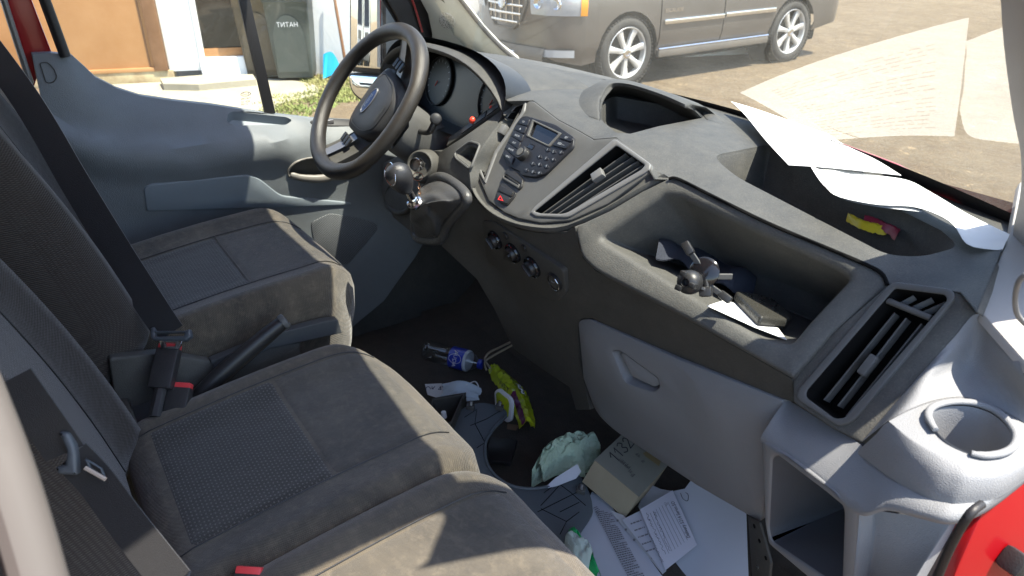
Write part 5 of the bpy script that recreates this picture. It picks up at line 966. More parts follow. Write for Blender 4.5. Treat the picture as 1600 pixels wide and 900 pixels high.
b = MB(); b.lathe([(.0328, bl*.722), (.0329, bl*.735), (.031, bl*.765)], b0, ax, 32); b.build('white_band', M('milky_plastic', (.6, .64, .68), .3), bo, 50)
lo_ = b0+ax*bl*.6; lnn = -FW-ax*((-FW)@ax); lnn /= np.linalg.norm(lnn); text('lettering', 'AQUA', lo_+lnn*.0333, np.cross(ax, lnn)*-1, ax, .017, m_white, lb, .0)
b = MB(); ln2 = np.cross(ax, lnn); b.tube([lo_+lnn*.0332+ax*.02*math.cos(t)+ln2*.014*math.sin(t)-lnn*.003*math.sin(t)**2 for t in np.linspace(0, 2*math.pi, 24, endpoint=False)], .0007, 4, closed=True); b.build('label_oval', m_white, lb)
b = MB(); b.lathe([(.0145, bl*.925), (.015, bl*.93), (.015, bl*.985), (.013, bl*.99), (0, bl*.99)], b0, ax, 24); b.build('cap', m_lab, bo, 40)
# loose wires
for pts, lab_ in (([(766, 575), (758, 562), (764, 551), (780, 543), (803, 532)], 'tan loose wire hanging lowest from the dash underside'), ([(760, 578), (758, 565), (770, 556), (790, 545), (806, 536)], 'tan loose wire hanging just behind the lower one under the dash')):
    P_ = [A(u, v, y=.235+.012*i) for i, (u, v) in enumerate(pts)]; b = MB(); b.tube(cr(P_, 6), .0032, 8); o = b.build('loose_wire', M('tan_wire', (.3, .26, .2), .6), None, 60); tag(o, lab_, 'wire', 'loose wires')
# wet wipes pack and its lid
m_lime = M('lime_film', (.50, .56, .02), .3, var=(18, (.36, .47, .02)), coat=.3); m_plum = M('plum_film', (.12, .012, .08), .35, coat=.3)
wp = thing('wet_wipes_pack', Z(800, 640, .02), 'crumpled lime green wet wipes pack with plum stripe on the floor', 'wipes pack')
G = []; cl_ = [(763, 580), (771, 596), (783, 611), (794, 624), (801, 638), (807, 655), (812, 669)]; cR = [(778, 576), (795, 588), (813, 604), (824, 617), (831, 637), (836, 657), (835, 671)]; r_ = np.random.default_rng(4)
a_, c_ = cr([Z(u, v, .055) for u, v in cl_], 4), cr([Z(u, v, .06) for u, v in cR], 4)
for k_ in np.linspace(0, 1, 9): G.append([p*(1-k_)+q_*k_+np.array([0, 0, .022*math.sin(math.pi*k_)+r_.uniform(-.007, .007)]) for p, q_ in zip(a_, c_)])
thick(G, .002).build('film', m_lime, wp, 20)
def onG(s_, k_): i = s_*(len(a_)-1); j = k_*8; i0, j0 = int(min(i, len(a_)-2)), int(min(j, 7)); return np.array(G[j0][i0])*(1-(j-j0))+np.array(G[j0+1][i0])*(j-j0)
b = MB(); b.grid([[np.array(G[j][i])+[0, 0, .0015] for i in range(12, 25)] for j in (1, 2, 3)]); b.build('plum_stripe', m_plum, wp, 20); b = MB(); b.grid([[np.array(G[j][i])+[0, 0, .0018] for i in range(8, 14)] for j in (5, 6, 7)]); b.build('white_patch', m_white, wp, 20)
text('lettering', 'WET', Z(787, 604, .10)-FW*.0, A(795, 612, z=.1)-A(782, 597, z=.1), -DN-RT*.2, .028, m_ink, wp); text('lettering', 'HONEY', Z(808, 603, .112), A(818, 616, z=.1)-A(800, 594, z=.1), -DN-RT*.2, .026, m_ink, wp)
lp_ = thing('wipes_lid', Z(792, 640, .05), 'small white plastic wipes lid with lime sticker standing by the pack', 'lid'); LPp = plane3(Z(783, 612, .10), Z(801, 625, .10), Z(795, 660, .03)); b = MB(); plate(b, LPp, fillet([(772, 612), (778, 607), (797, 622), (800, 630), (798, 658), (792, 661), (774, 645)], 4), [], .008, .002, .0); ld = b.build('lid_frame', m_white, lp_, 40)
b = MB(); plate(b, LPp, fillet([(775, 615), (779, 612), (794, 624), (796, 632), (794, 653), (778, 641)], 3), [], .001, .0004, .0012); b.build('sticker', m_lime, ld); text('lettering', 'G', LPp.hit(783, 630)+LPp.n*.002, RT, -DN, .025, m_ink, ld)
# green cloth
m_mint = M('mint_cloth', (.42, .56, .40), .9, grain=(38, .9, .02), var=(9, (.5, .62, .47)))
gcl = thing('green_cloth', Z(880, 725, .0), 'crumpled mint green cloth beside the cardboard box', 'cloth')
def drape(name, top, bot, z0, z1, mat, par, seed, amp=.014, n=7, m=18, th=.002):
    r_ = np.random.default_rng(seed); T = cr([Z(u, v, z1) for u, v in top], n); Bt0 = cr([Z(u, v, z0) for u, v in bot], n); ts = np.linspace(0, 1, len(T)); tb = np.linspace(0, 1, len(Bt0)); Bt = np.array([[np.interp(s_, tb, Bt0[:, a]) for a in range(3)] for s_ in ts]); p_ = r_.uniform(0, 6.28, 8); G = []
    for k_ in np.linspace(0, 1, m):
        row = []
        for i, s_ in enumerate(ts):
            f_ = (abs(math.sin(8*s_+7*k_+p_[0]))*.7+abs(math.sin(13*s_-11*k_+p_[1]+2*math.sin(5*k_+p_[4])))*.5+abs(math.sin(9*k_*2+9*s_*s_+p_[2]))*.6)*min(1, 6*k_+.05)*min(1, 5*s_+.2, 5*(1-s_)+.2); e_ = math.sin(math.pi*min(1, k_*1.1+.03))
            row.append(T[i]*(1-k_)+Bt[i]*k_+np.array([0, 0, amp*f_*e_+.03*e_]))
        G.append(row)
    return thick(G, th).build(name, mat, par, 60)
drape('cloth_fold', [(832, 745), (860, 700), (890, 690), (925, 690), (938, 705)], [(830, 762), (860, 745), (890, 738), (915, 738), (935, 728)], .03, .06, m_mint, gcl, 5)
drape('cloth_fold', [(838, 735), (855, 712), (880, 700), (910, 698)], [(850, 752), (870, 742), (890, 742), (915, 745)], .05, .07, m_mint, gcl, 15, .022)
drape('cloth_fold', [(858, 702), (885, 692), (920, 690), (938, 708)], [(872, 728), (895, 735), (915, 732), (936, 722)], .06, .075, m_mint, gcl, 9, .02)
# cardboard box 1132
Q4 = np.array([.1371, .186, .0709]); e_n, dn_, hn = np.array([.8938, .2912, -.3409]), np.array([-.3311, .9414, -.0638]), np.array([.3024, .1699, .9379]); Q3 = Q4+e_n*.1212; hgt_ = hn*.0769; dep_ = .1436
m_card = M('cardboard', (.42, .36, .25), .85, var=(8, (.37, .31, .21)), grain=(150, .2)); m_cardt = M('printed_carton', (.235, .235, .19), .7, var=(10, (.27, .265, .215)))
bx = thing('cardboard_box', (Q4+Q3)/2, 'small cardboard box handwritten 1132 resting on papers in the footwell', 'box')
c8 = [Q4, Q3, Q3+dn_*dep_, Q4+dn_*dep_]; t8 = [p+hgt_ for p in c8]; b = MB(); b.add(c8+t8, [(0, 1, 5, 4), (1, 2, 6, 5), (2, 3, 7, 6), (3, 0, 4, 7), (0, 3, 2, 1)]); b.build('carton', m_card, bx, 0)
tn = np.cross(e_n, dn_); tn = tn if tn@hn > 0 else -tn; b = MB(); lid_ = [p+tn*.001 for p in t8]; cc_ = sum(lid_)/4; lid_ = [cc_+(p-cc_)*1.01 for p in lid_]; b.loops([lid_, [p+tn*.0015 for p in lid_]], True, True); lidb = b.build('lid', m_cardt, bx, 0)
def onL(a, c_): return lid_[0]+(lid_[1]-lid_[0])*a+(lid_[3]-lid_[0])*c_+tn*.0028
b = MB()
def stroke(P_): b.tube([onL(*p) for p in P_], .0011, 5)
stroke([(.17, .26), (.09, .33), (.30, .32)]); stroke([(.16, .41), (.08, .47), (.30, .46)]); stroke(cr([(.10, .55), (.07, .61), (.13, .66), (.18, .60), (.24, .66), (.30, .61), (.27, .54)], 4)); stroke(cr([(.12, .72), (.07, .78), (.13, .83), (.22, .77), (.30, .71)], 4)); stroke([(.30, .71), (.285, .87)])
b.build('handwritten_number', m_ink, lidb)
b = MB(); r_ = np.random.default_rng(2)
for a0, c0, na, nc in ((.30, .30, 14, 4), (.44, .30, 12, 4), (.56, .26, 8, 4), (.64, .22, 6, 4), (.44, .66, 10, 3), (.60, .62, 6, 3), (.36, .92, 6, 2)):
    for i in range(na):
        a = a0+i*.009+r_.uniform(0, .004); l_ = .045*nc/4+r_.uniform(0, .05); w_ = r_.uniform(.002, .005); b.add([onL(a, c0), onL(a+w_, c0), onL(a+w_, c0+l_), onL(a, c0+l_)], [(0, 1, 2, 3)])
tag(b.build('printed_bars', m_ink, lidb, 0), kind='stuff')
b = MB(); b.add([onL(.52, .80), onL(.60, .78), onL(.90, .80), onL(.86, .92), onL(.56, .93)], [(0, 1, 2, 3, 4)]); b.build('tape', M('brown_tape', (.25, .19, .09), .4), lidb, 0)
# papers on the floor
PZ = Plane((0, 0, .012), (0, 0, 1)); Pn = plane3(Z(930, 780, .02), Z(1035, 895, .03), Z(960, 770, .025))
def lines(par, surf, quad, rows_, h, mat, seed, wid=.5, words=12, name='printed_text'):
    """rows of small print inside a pixel quad"""
    r_ = np.random.default_rng(seed); q_ = [surf.hit(*p)+surf.n*h for p in quad]; b = MB()
    def at_(a, c_): return (q_[0]*(1-a)+q_[1]*a)*(1-c_)+(q_[3]*(1-a)+q_[2]*a)*c_
    for i in range(rows_):
        c0 = i/rows_; a = 0; end = 1 if r_.uniform() > .25 else r_.uniform(.5, .95)
        while a < end:
            l_ = r_.uniform(.3, 1.4)/words; a1 = min(end, a+l_); b.add([at_(a, c0), at_(a1, c0), at_(a1, c0+wid/rows_), at_(a, c0+wid/rows_)], [(0, 1, 2, 3)]); a = a1+.25/words
    return tag(b.build(name, mat, par, 0), kind='stuff')
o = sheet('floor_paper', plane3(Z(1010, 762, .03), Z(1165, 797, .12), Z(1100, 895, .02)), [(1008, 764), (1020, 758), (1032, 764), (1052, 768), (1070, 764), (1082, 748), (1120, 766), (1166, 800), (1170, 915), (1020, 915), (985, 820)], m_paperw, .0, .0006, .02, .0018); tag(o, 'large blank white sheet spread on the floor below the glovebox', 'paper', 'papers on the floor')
b = MB(); sp_ = plane3(Z(1010, 762, .034), Z(1165, 797, .124), Z(1100, 895, .024)); b.tube([sp_.hit(*p)+sp_.n*.002 for p in cr([(1064, 771), (1068, 780), (1075, 783), (1076, 774), (1072, 770)], 4)], .0007, 4); b.build('pen_mark', m_ink, o)
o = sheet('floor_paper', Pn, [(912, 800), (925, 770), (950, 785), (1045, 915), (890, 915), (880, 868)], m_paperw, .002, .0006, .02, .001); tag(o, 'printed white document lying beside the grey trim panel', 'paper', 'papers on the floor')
lines(o, Pn, [(930, 803), (952, 800), (1008, 905), (985, 912)], 34, .0065, m_inkgrey, 3, .55, 8); lines(o, Pn, [(927, 797), (933, 794), (942, 806), (936, 810)], 5, .0065, m_inkgrey, 4, .5, 5)
sv = plane3(Z(955, 800, .03), Z(1040, 893, .034), Z(975, 800, .04)); o = sheet('punched_sleeve', sv, [(953, 798), (975, 806), (1042, 893), (1036, 898)], M('sleeve_edge', (.55, .56, .58), .3), .003, .0005, .02); tag(o, 'translucent sleeve edge with punched holes between the floor papers', 'document sleeve')
b = MB()
for u, v in [(966, 815), (979, 829), (992, 845), (1012, 862), (1020, 873)]: b.lathe([(0, 0), (.003, 0)], sv.hit(u, v)+sv.n*.0045, sv.n, 14)
tag(b.build('punch_holes', M('punched', (.3, .3, .32), .7), o, 0), kind='stuff')
nw = plane3(Z(1000, 795, .06), Z(1052, 766, .07), Z(1037, 893, .05)); o = sheet('floor_paper', plane3(Z(975, 815, .045), Z(1005, 800, .05), Z(1038, 890, .042)), [(972, 812), (1004, 796), (1040, 888), (1035, 893)], m_paperw, .0, .0006, .02); tag(o, 'handwritten note half hidden under the lined note card', 'paper', 'papers on the floor'); lines(o, plane3(Z(975, 815, .047), Z(1005, 800, .052), Z(1038, 890, .044)), [(985, 818), (1002, 812), (1028, 868), (1015, 872)], 5, .0005, m_inkgrey, 9, .18, 4, 'handwriting')
o = sheet('note_card', nw, [(1000, 796), (1051, 766), (1089, 851), (1040, 890)], M('note_paper', (.72, .73, .80), .85), .0, .0016, .02); tag(o, 'lined white note card with bold heading and handwriting on the floor papers', 'note')
hd0, hd1 = nw.hit(1054, 791), nw.hit(1073, 833); text('heading', 'Delivery 5214 Series.SO', (hd0+hd1)/2, hd0-hd1, np.cross(nw.n, hd0-hd1), .0115, m_ink, o, .001, squash=.9)
for i in range(7):
    f_ = .14+i*.115; b = MB(); p0 = nw.hit(1044-f_*40+5, 775+f_*25+6); p1 = nw.hit(1082-f_*42-2, 850+f_*30-10); b.tube([p0+nw.n*.0006, p1+nw.n*.0006], .00035, 4); b.build('ruled_line', m_inkgrey, o)
r_ = np.random.default_rng(6)
for (u0, v0), (u1, v1) in [((1010, 802), (1040, 868)), ((1022, 800), (1046, 862)), ((1040, 786), (1043, 792)), ((1012, 830), (1036, 880))]:
    b = MB(); n_ = max(6, int(np.hypot(u1-u0, v1-v0)/1.6)); b.tube([nw.hit(u0+(u1-u0)*i/n_+r_.uniform(-2.2, 2.2), v0+(v1-v0)*i/n_+r_.uniform(-.9, .9))+nw.n*.0012 for i in range(n_)], .0003, 4); b.build('handwriting', m_ink, o)
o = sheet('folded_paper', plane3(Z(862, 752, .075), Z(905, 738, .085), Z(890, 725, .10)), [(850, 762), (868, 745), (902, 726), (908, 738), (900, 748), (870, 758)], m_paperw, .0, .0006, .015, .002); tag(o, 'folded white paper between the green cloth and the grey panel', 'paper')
drape_b = thing('green_plastic_bag', Z(915, 880, .0), 'bright green plastic bag with a pale cloth by the seat corner', 'bag'); m_bag = M('green_film', (.03, .50, .16), .35); drape('bag_film', [(898, 836), (908, 842), (922, 862), (940, 905)], [(880, 852), (890, 880), (905, 915), (925, 920)], .02, .05, m_bag, drape_b, 3, .01)
drape('pale_cloth', [(885, 846), (900, 842), (920, 856), (928, 872)], [(880, 868), (892, 895), (905, 900), (918, 895)], .06, .08, M('pale_cloth', (.42, .50, .46), .9, grain=(200, .3)), drape_b, 7, .012)
o = sheet('newspaper_scrap', Z and plane3(Z(790, 660, .01), Z(820, 668, .01), Z(800, 675, .01)), [(793, 662), (812, 664), (806, 672), (792, 670)], M('brown_scrap', (.2, .13, .08), .9), .002, .0006, .01, .002); tag(o, 'tiny brown paper scrap on the dark floor near the wipes pack', 'paper')
# metal seat rail at the lower right
rl = thing('seat_rail', A(1185, 860, y=.2), 'black metal bracket with punched holes beside the door pocket', 'bracket'); b = MB(); RL = plane3(A(1172, 812, y=.16), A(1200, 890, y=.14), A(1182, 900, y=.16)); plate(b, RL, [(1168, 806), (1186, 816), (1204, 880), (1200, 915), (1176, 915)], [], .004, .001, 0); b.build('rail', m_low, rl)
for u, v in [(1179, 822), (1187, 845), (1197, 872), (1184, 886)]:
    b = MB(); b.lathe([(.0035, -.001), (.0035, .0012), (0, .0012)], RL.hit(u, v), RL.n, 12); b.build('hole', m_void if v != 886 else m_chrome, rl)
# ------------------------------------------------------------------ yard: ground, concrete, grass
GZ = -.66
k = NT('dirt'); n1 = k.ramp(k.noise(.9, 8, .75), .38, .66); n2 = k.ramp(k.noise(5, 8, .8), .4, .66); n3 = k.ramp(k.noise(28, 5, .8), .5, .68)
c = k.mix(n1, (.25, .175, .095), (.33, .25, .15)); c = k.mix(k.math('MULTIPLY', n2, .7), c, (.17, .112, .062)); c = k.mix(k.math('MULTIPLY', n3, .6), c, (.42, .35, .24)); k.set(k.b.inputs['Base Color'], c); k.b.inputs['Roughness'].default_value = .95
k.t.links.new(k.bump(k.math('ADD', n2, k.math('MULTIPLY', n3, .5)), .9, .05), k.b.inputs['Normal']); m_dirt = k.m
b = MB(); b.grid([[(x, y, GZ+.03*math.sin(x*.9)*math.sin(y*.7)*(1 if abs(x)+abs(y) < 30 else 0)*0) for x in np.linspace(-120, 120, 25)] for y in np.linspace(-120, 120, 25)]); tag(b.build('ground', m_dirt, None, 0), kind='structure')
m_conc = M('concrete', (.33, .30, .23), .9, var=(1.5, (.26, .235, .175)), grain=(40, .5, .004))
Gd = Plane((0, 0, GZ+.006), (0, 0, 1)); b = MB(); cp_ = cr([Gd.to2(A(u, v, z=GZ)) for u, v in [(60, 160), (160, 128), (300, 122), (420, 124), (480, 130), (498, 140), (490, 150), (455, 158), (430, 170), (440, 190), (420, 230), (200, 260), (60, 240)]], 5, True); b.fill(Gd, cp_, [], 0); tag(b.build('concrete_apron', m_conc, None, 0), kind='structure')
# grass: blades scattered in patches
def blades(name, spots, n, hgt, cols, label):
    V = []; F = []
    for i in range(n):
        (px, py, rx, ry) = spots[rng.integers(len(spots))]; a = rng.uniform(0, 6.28); r = math.sqrt(rng.uniform()); x = px+rx*r*math.cos(a); y = py+ry*r*math.sin(a); h = hgt*rng.uniform(.4, 1.2); th = rng.uniform(0, 6.28); w_ = .012; l = rng.uniform(.0, .05); d = rng.uniform(0, 6.28); k0 = len(V)
        V += [(x-w_*math.cos(th), y-w_*math.sin(th), GZ), (x+w_*math.cos(th), y+w_*math.sin(th), GZ), (x+l*math.cos(d)*.5, y+l*math.sin(d)*.5, GZ+h*.6), (x+l*math.cos(d), y+l*math.sin(d), GZ+h)]; F += [(k0, k0+1, k0+2), (k0+1, k0+3, k0+2)]
    o = mesh(name, V, F, cols, None, 0); tag(o, label, 'grass', None, 'stuff'); return o
m_grass = M('grass_blade', (.15, .20, .04), .7, var=(1.2, (.27, .25, .09)))
gs = [(*A(u, v, z=GZ)[:2], rx, ry) for u, v, rx, ry in [(470, 160, .5, .45), (500, 150, .3, .5), (510, 125, .35, .3), (530, 135, .5, .4), (445, 175, .4, .25), (400, 117, .25, .18), (540, 150, .35, .3)]]
blades('grass', gs, 4500, .035, m_grass, 'short green grass growing between the concrete and the wall')
# ------------------------------------------------------------------ workshop building
BN = np.array([.937, -.349, 0]); BW = Plane((-9.2, .5, 0), BN); BT = np.array([.349, .937, 0])
m_wall = M('white_wall', (.86, .86, .84), .8, var=(1.2, (.8, .81, .8)), grain=(30, .3, .004)); m_shut = M('brown_shutter', (.34, .165, .058), .55, var=(2.2, (.40, .21, .085)), rvar=.1); m_wood = M('brown_frame', (.16, .075, .03), .6, var=(6, (.22, .11, .05))); m_upvc = M('white_upvc', (.78, .79, .78), .35); m_plinth = M('stained_plinth', (.45, .38, .23), .9, var=(4, (.22, .14, .07)), grain=(60, .5, .004))
bld = thing('workshop_building', BW.to3(np.array([0, 0])), 'white workshop building with brown panel and open white door', 'building')
def W2(u, v): return BW.to2(BW.hit(u, v))
def wpoly(name, px, mat, t, h, par=bld, holes=()):
    q = MB(); plate(q, BW, px, holes, t, .006, h); return q.build(name, mat, par, 40)
def wrect(l, r, bot, top):   # rectangle on the wall by two bottom pixels and heights
    a, c_ = BW.hit(*l), BW.hit(*r); return [BW.to2(np.array([a[0], a[1], bot])), BW.to2(np.array([c_[0], c_[1], bot])), BW.to2(np.array([c_[0], c_[1], top])), BW.to2(np.array([a[0], a[1], top]))]
def wr(name, l, r, bot, top, mat, t, h, par=bld, holes=()):
    q = MB(); plate2(q, BW, np.array(wrect(l, r, bot, top)), [np.array(wrect(*H)) for H in holes], t, .006, h); return q.build(name, mat, par, 40)
zf = lambda u, v: BW.hit(u, v)[2]
L0 = BW.to3(np.array([-9, 0])); 
q = MB(); ee = BW.e1 if BW.e1@BT > 0 else -BW.e1; org = BW.p.copy(); org[2] = 0
def wl(s_, z, h=0): return np.array([org[0]+BT[0]*s_, org[1]+BT[1]*s_, z])+BN*h
def sof(u, v): return (BW.hit(u, v)-org)@BT
def slab(name, s0, s1, z0, z1, t, h, mat, par=bld):
    q = MB(); c_ = (wl(s0, 0)+wl(s1, 0))/2+BN*(h-t/2); q.box((c_[0], c_[1], (z0+z1)/2), (abs(s1-s0), t, z1-z0), np.stack([BT, -BN, [0, 0, 1]], 1), min(.006, t*.2)); return q.build(name, mat, par, 40)
s_d0, s_d1 = sof(316, 95), sof(386, 92); s_b1 = sof(255, 100); zt = 2.3
slab('wall', -9, s_b1-2.5-.02, GZ, 3.0, .2, -.02, m_wall); slab('wall', s_d1+.1, 9, GZ, 3.0, .2, .0, m_wall); slab('wall', s_b1-2.6, s_d1+.12, zt, 3.0, .2, .0, m_wall)
zb = zf(200, 112); slab('plinth', s_b1-2.6, s_b1+.1, GZ, zb, .2, .03, m_plinth); pn = slab('brown_panel', s_b1-2.6, s_b1-.08, zb+.02, zt, .05, .0, m_shut); slab('panel_sill', s_b1-2.6, s_b1-.05, zb-.005, zb+.04, .07, .04, m_shut, pn); slab('panel_post', s_b1-.10, s_b1+.05, zb, zt, .08, .05, m_wood, pn); slab('panel_seam', s_b1-.16, s_b1-.14, zb+.04, zt, .06, .008, m_wood, pn)
slab('door_frame', s_b1+.06, s_d0-.0, GZ+.12, zt, .1, .0, m_upvc)
zs_ = zf(350, 88); fr = slab('door_sill', s_d0-.02, s_d1+.1, GZ, zs_, .16, .06, m_upvc); slab('door_frame', s_d1-.02, s_d1+.1, zs_, zt, .12, .02, m_upvc); slab('door_frame', s_d0-.02, s_d0+.04, zs_, zt, .12, .02, m_upvc)
m_dkglass = M('dark_door_glass', (.012, .012, .012), .08, spec=.6); slab('door_glass', s_d0+.03, s_d1-.01, zs_, zt, .02, -.02, m_dkglass); slab('interior_floor_strip', s_d0+.03, s_d1-.01, zs_, zs_+.10, .01, .0, m_shut)
# open door leaf
h0 = A(268, 104, z=GZ+.12); f0 = A(318, 111, z=GZ+.08); f0[2] = h0[2]; dv = f0-h0; dl = np.linalg.norm(dv); tt_ = dv/dl; nn_ = np.cross(tt_, [0, 0, 1.])
q = MB(); q.box((h0+f0)/2+np.array([0, 0, 1.0]), (dl, .06, 2.0), np.stack([tt_, nn_, [0, 0, 1]], 1), .006); lf = q.build('door_leaf', m_upvc, bld, 40)
q = MB(); q.box((h0+f0)/2+np.array([0, 0, .18]), (dl*.76, .066, .02), np.stack([tt_, nn_, [0, 0, 1]], 1), .002); q.box((h0+f0)/2+np.array([0, 0, 1.0])-tt_*dl*.38, (.02, .066, 1.66), np.stack([tt_, nn_, [0, 0, 1]], 1), .002); q.build('panel_groove', M('groove', (.25, .25, .25), .6), lf)
stp_ = [A(u, v, z=GZ+.08) for u, v in [(250, 122), (330, 116), (395, 116), (400, 124), (310, 132), (255, 131)]]; q = MB(); q.loops([[p-[0, 0, .2] for p in stp_], stp_, ], False, True); q.build('door_step', m_conc, bld, 20)
q = MB(); q.tube([wl(sof(525, 40), .5, .12), wl(sof(540, 100), GZ+.1, .3)], .02, 8); q.build('leaning_pole', m_wood, bld)
# ------------------------------------------------------------------ bins and clutter by the wall
def bin_(loc, rz, mat, label, lid, txt=None, sc=1.0):
    t = thing('wheeled_bin', (loc[0], loc[1], GZ), label, 'bin', 'bins by the wall', rz)
    Rz = np.array([[math.cos(rz), -math.sin(rz), 0], [math.sin(rz), math.cos(rz), 0], [0, 0, 1]]); O_ = np.array([loc[0], loc[1], GZ])
    def T(x, y, z): return O_+Rz@(np.array([x, y, z])*sc)
    L = []
    for z, k_ in ((.04, .8), (.06, .82), (.55, .93), (.98, 1.0), (1.0, 1.05), (1.03, 1.05)): L.append([T(p[0]*k_, p[1]*k_, z) for p in fillet([(-.28, -.34), (.28, -.34), (.28, .34), (-.28, .34)], .05, 3)])
    q = MB().loops(L, True, True); q.build('body', mat, t, 40)
    q = MB(); q.loops([[T(p[0], p[1], 1.03) for p in fillet([(-.3, -.38), (.3, -.38), (.3, .36), (-.3, .36)], .05, 3)], [T(p[0], p[1], 1.07) for p in fillet([(-.3, -.38), (.3, -.38), (.3, .36), (-.3, .36)], .05, 3)], [T(p[0]*.8, p[1]*.8, 1.1) for p in fillet([(-.3, -.38), (.3, -.38), (.3, .36), (-.3, .36)], .05, 3)]], True, True); q.build('lid', lid, t, 40)
    q = MB(); ar = [T(x, -.345+.02*0-(.06*(1-z)*0), z) for x, z in []]
    for s in (-1, 1):
        q = MB(); q.lathe([(.09, -.025), (.1, -.01), (.1, .01), (.09, .025)], T(s*.24, .3, .1), Rz@np.array([1, 0, 0]), 18); q.build('wheel', m_rubber, t, 40)
    yf = lambda z: -.34*(.82+(z-.06)*.19)-.004
    q = MB(); q.grid([[T(x, yf(z)-.012, z) for x in np.linspace(-.2, .2, 12)] for z in [.0+.12, .5]]+[[T(x, yf(.5+ (.34)*math.sqrt(max(0, 1-(x/.21)**2)))-.012, .5+.34*math.sqrt(max(0, 1-(x/.21)**2))) for x in np.linspace(-.2, .2, 12)]]); q.build('front_panel', mat, t, 40)
    if txt: text('lettering', txt, T(0, yf(.72)-.014, .72), Rz@np.array([1, 0, 0]), Rz@np.array([0, -.06, 1]), .08*sc, m_white, t, .003)
    return t
m_bin = M('bin_green_grey', (.05, .065, .058), .5, var=(3, (.075, .085, .075)), dust=.25); m_bin2 = M('bin_brown', (.07, .055, .035), .6, var=(3, (.11, .085, .05)), dust=.3)
pc_ = A(463, 121, z=GZ); bin_((pc_[0]-.02, pc_[1]+.04), math.radians(62), m_bin, 'dark grey wheeled bin with white lettering on its front', m_bin, 'ТИТАН', .93)
pc_ = A(425, 118, z=GZ); bin_((pc_[0]-.05, pc_[1]+.0), math.radians(58), m_bin2, 'brown stained bin half hidden behind the window divider', m_bin2, None, .95)
m_blue = M('blue_plastic', (.02, .36, .62), .4); sc_ = thing('blue_scoop', BW.hit(504, 112)+BN*.35, 'bright blue plastic scoop lying open against the white wall', 'scoop')
a_, b_, c_ = A(504, 116, z=GZ+.01), A(532, 110, z=GZ+.01), A(506, 86, z=GZ+.5); a_[2] = GZ+.01
P0 = BW.hit(504, 112)+BN*.35; P0[2] = GZ+.01; dep = np.linalg.norm(P0-CAM); c_ = A(505, 85, x=P0[0]-.1); d_ = A(531, 103, x=P0[0]+.02); e_ = A(526, 114, x=P0[0]+.05)
arc_ = [c_+(d_-c_)*t+np.array([0, 0, .10])*math.sin(math.pi*t)+np.array([.06, 0, 0])*math.sin(math.pi*t) for t in np.linspace(0, 1, 9)]
q = MB(); q.grid([[P0]*9, [P0*.5+p*.5+np.array([-.12, 0, 0])*math.sin(math.pi*i/8) for i, p in enumerate(arc_)], arc_]); q.grid([[P0]*9, [P0+(e_-P0)*i/8 for i in range(9)], arc_[::1]]); q.build('scoop_shell', m_blue, sc_, 60)
q = MB(); q.tube([d_, d_+np.array([.1, .3, -.05])], .015, 8); q.build('scoop_handle', m_blue, sc_)
# ------------------------------------------------------------------ parked SUV
SX, SY = -5.52, 4.42
suv = thing('parked_suv', (SX-.95, SY+2.5, GZ), 'grey-brown parked SUV with seven-spoke chrome wheels seen through the windscreen', 'car')
k = NT('suv_paint'); k.b.inputs['Base Color'].default_value = (.135, .122, .112, 1); k.b.inputs['Metallic'].default_value = .55; k.b.inputs['Roughness'].default_value = .32; k.b.inputs['Coat Weight'].default_value = .6; k.b.inputs['Coat Roughness'].default_value = .06; m_suv = k.m
k = M('suv_dirty_lower', (.13, .115, .10), .5, metal=.3, var=(4, (.17, .145, .115))); m_suvlow = k
def V3(s_, x, z): return np.array([SX-x, SY+s_, GZ+z])          # s_ from the nose, x inwards from the near side, z above the ground
AX = (.98, 3.93); RW = .405
def arch(sc, r=.46, n=14): return [(sc+r*math.cos(a), .40+r*math.sin(a)) for a in np.linspace(math.pi, 0, n)]
low_edge = [(.10, .34), (.35, .30), (.52, .34)]+arch(AX[0])+[(1.46, .33), (3.46, .33)]+arch(AX[1])+[(4.42, .38), (4.95, .42)]
up = lambda s_: np.interp(s_, [0, .04, .12, .3, .8, 1.6, 3.5, 4.8, 5.05, 5.1], [1.0, 1.1, 1.16, 1.2, 1.25, 1.3, 1.32, 1.32, 1.2, .95])
def sidex(s_, z):  # body side bulge and nose rounding
    t = max(0, (.55-s_)/.55); r_ = max(0, (s_-4.7)/.4); return .0+.03*((z-.75)/.45)**2+.30*t**2.4+.2*r_**2.5+(.02 if z < .45 else 0)
SS = sorted(set([p[0] for p in low_edge]+list(np.linspace(0.02, 5.06, 46)))); le = np.array(sorted(low_edge))
def lowz(s_):
    for sc in AX:
        if abs(s_-sc) < .46: return .40+math.sqrt(max(0, .46**2-(s_-sc)**2))
    return float(np.interp(s_, [0, .1, .35, .52, 1.44, 1.46, 3.46, 4.4, 5.1], [.42, .36, .31, .34, .36, .33, .33, .38, .5]))
for sc in AX: SS += [sc-.4601, sc-.459, sc+.459, sc+.4601]
SS = sorted(SS); rowsS = []
for s_ in SS:
    z0, z1 = lowz(s_), up(s_); rowsS.append([V3(s_, sidex(s_, z0+(z1-z0)*t), z0+(z1-z0)*t) for t in np.linspace(0, 1, 12)])
q = MB(); q.grid(rowsS); WID = 2.0
q.grid([[np.array([2*SX-WID-p[0], p[1], p[2]]) for p in r_] for r_ in rowsS])
q.grid([[r_[-1]*(1-t)+np.array([2*SX-WID-r_[-1][0], r_[-1][1], r_[-1][2]])*t+np.array([0, 0, .05*math.sin(math.pi*t)]) for t in np.linspace(0, 1, 12)] for r_ in rowsS])
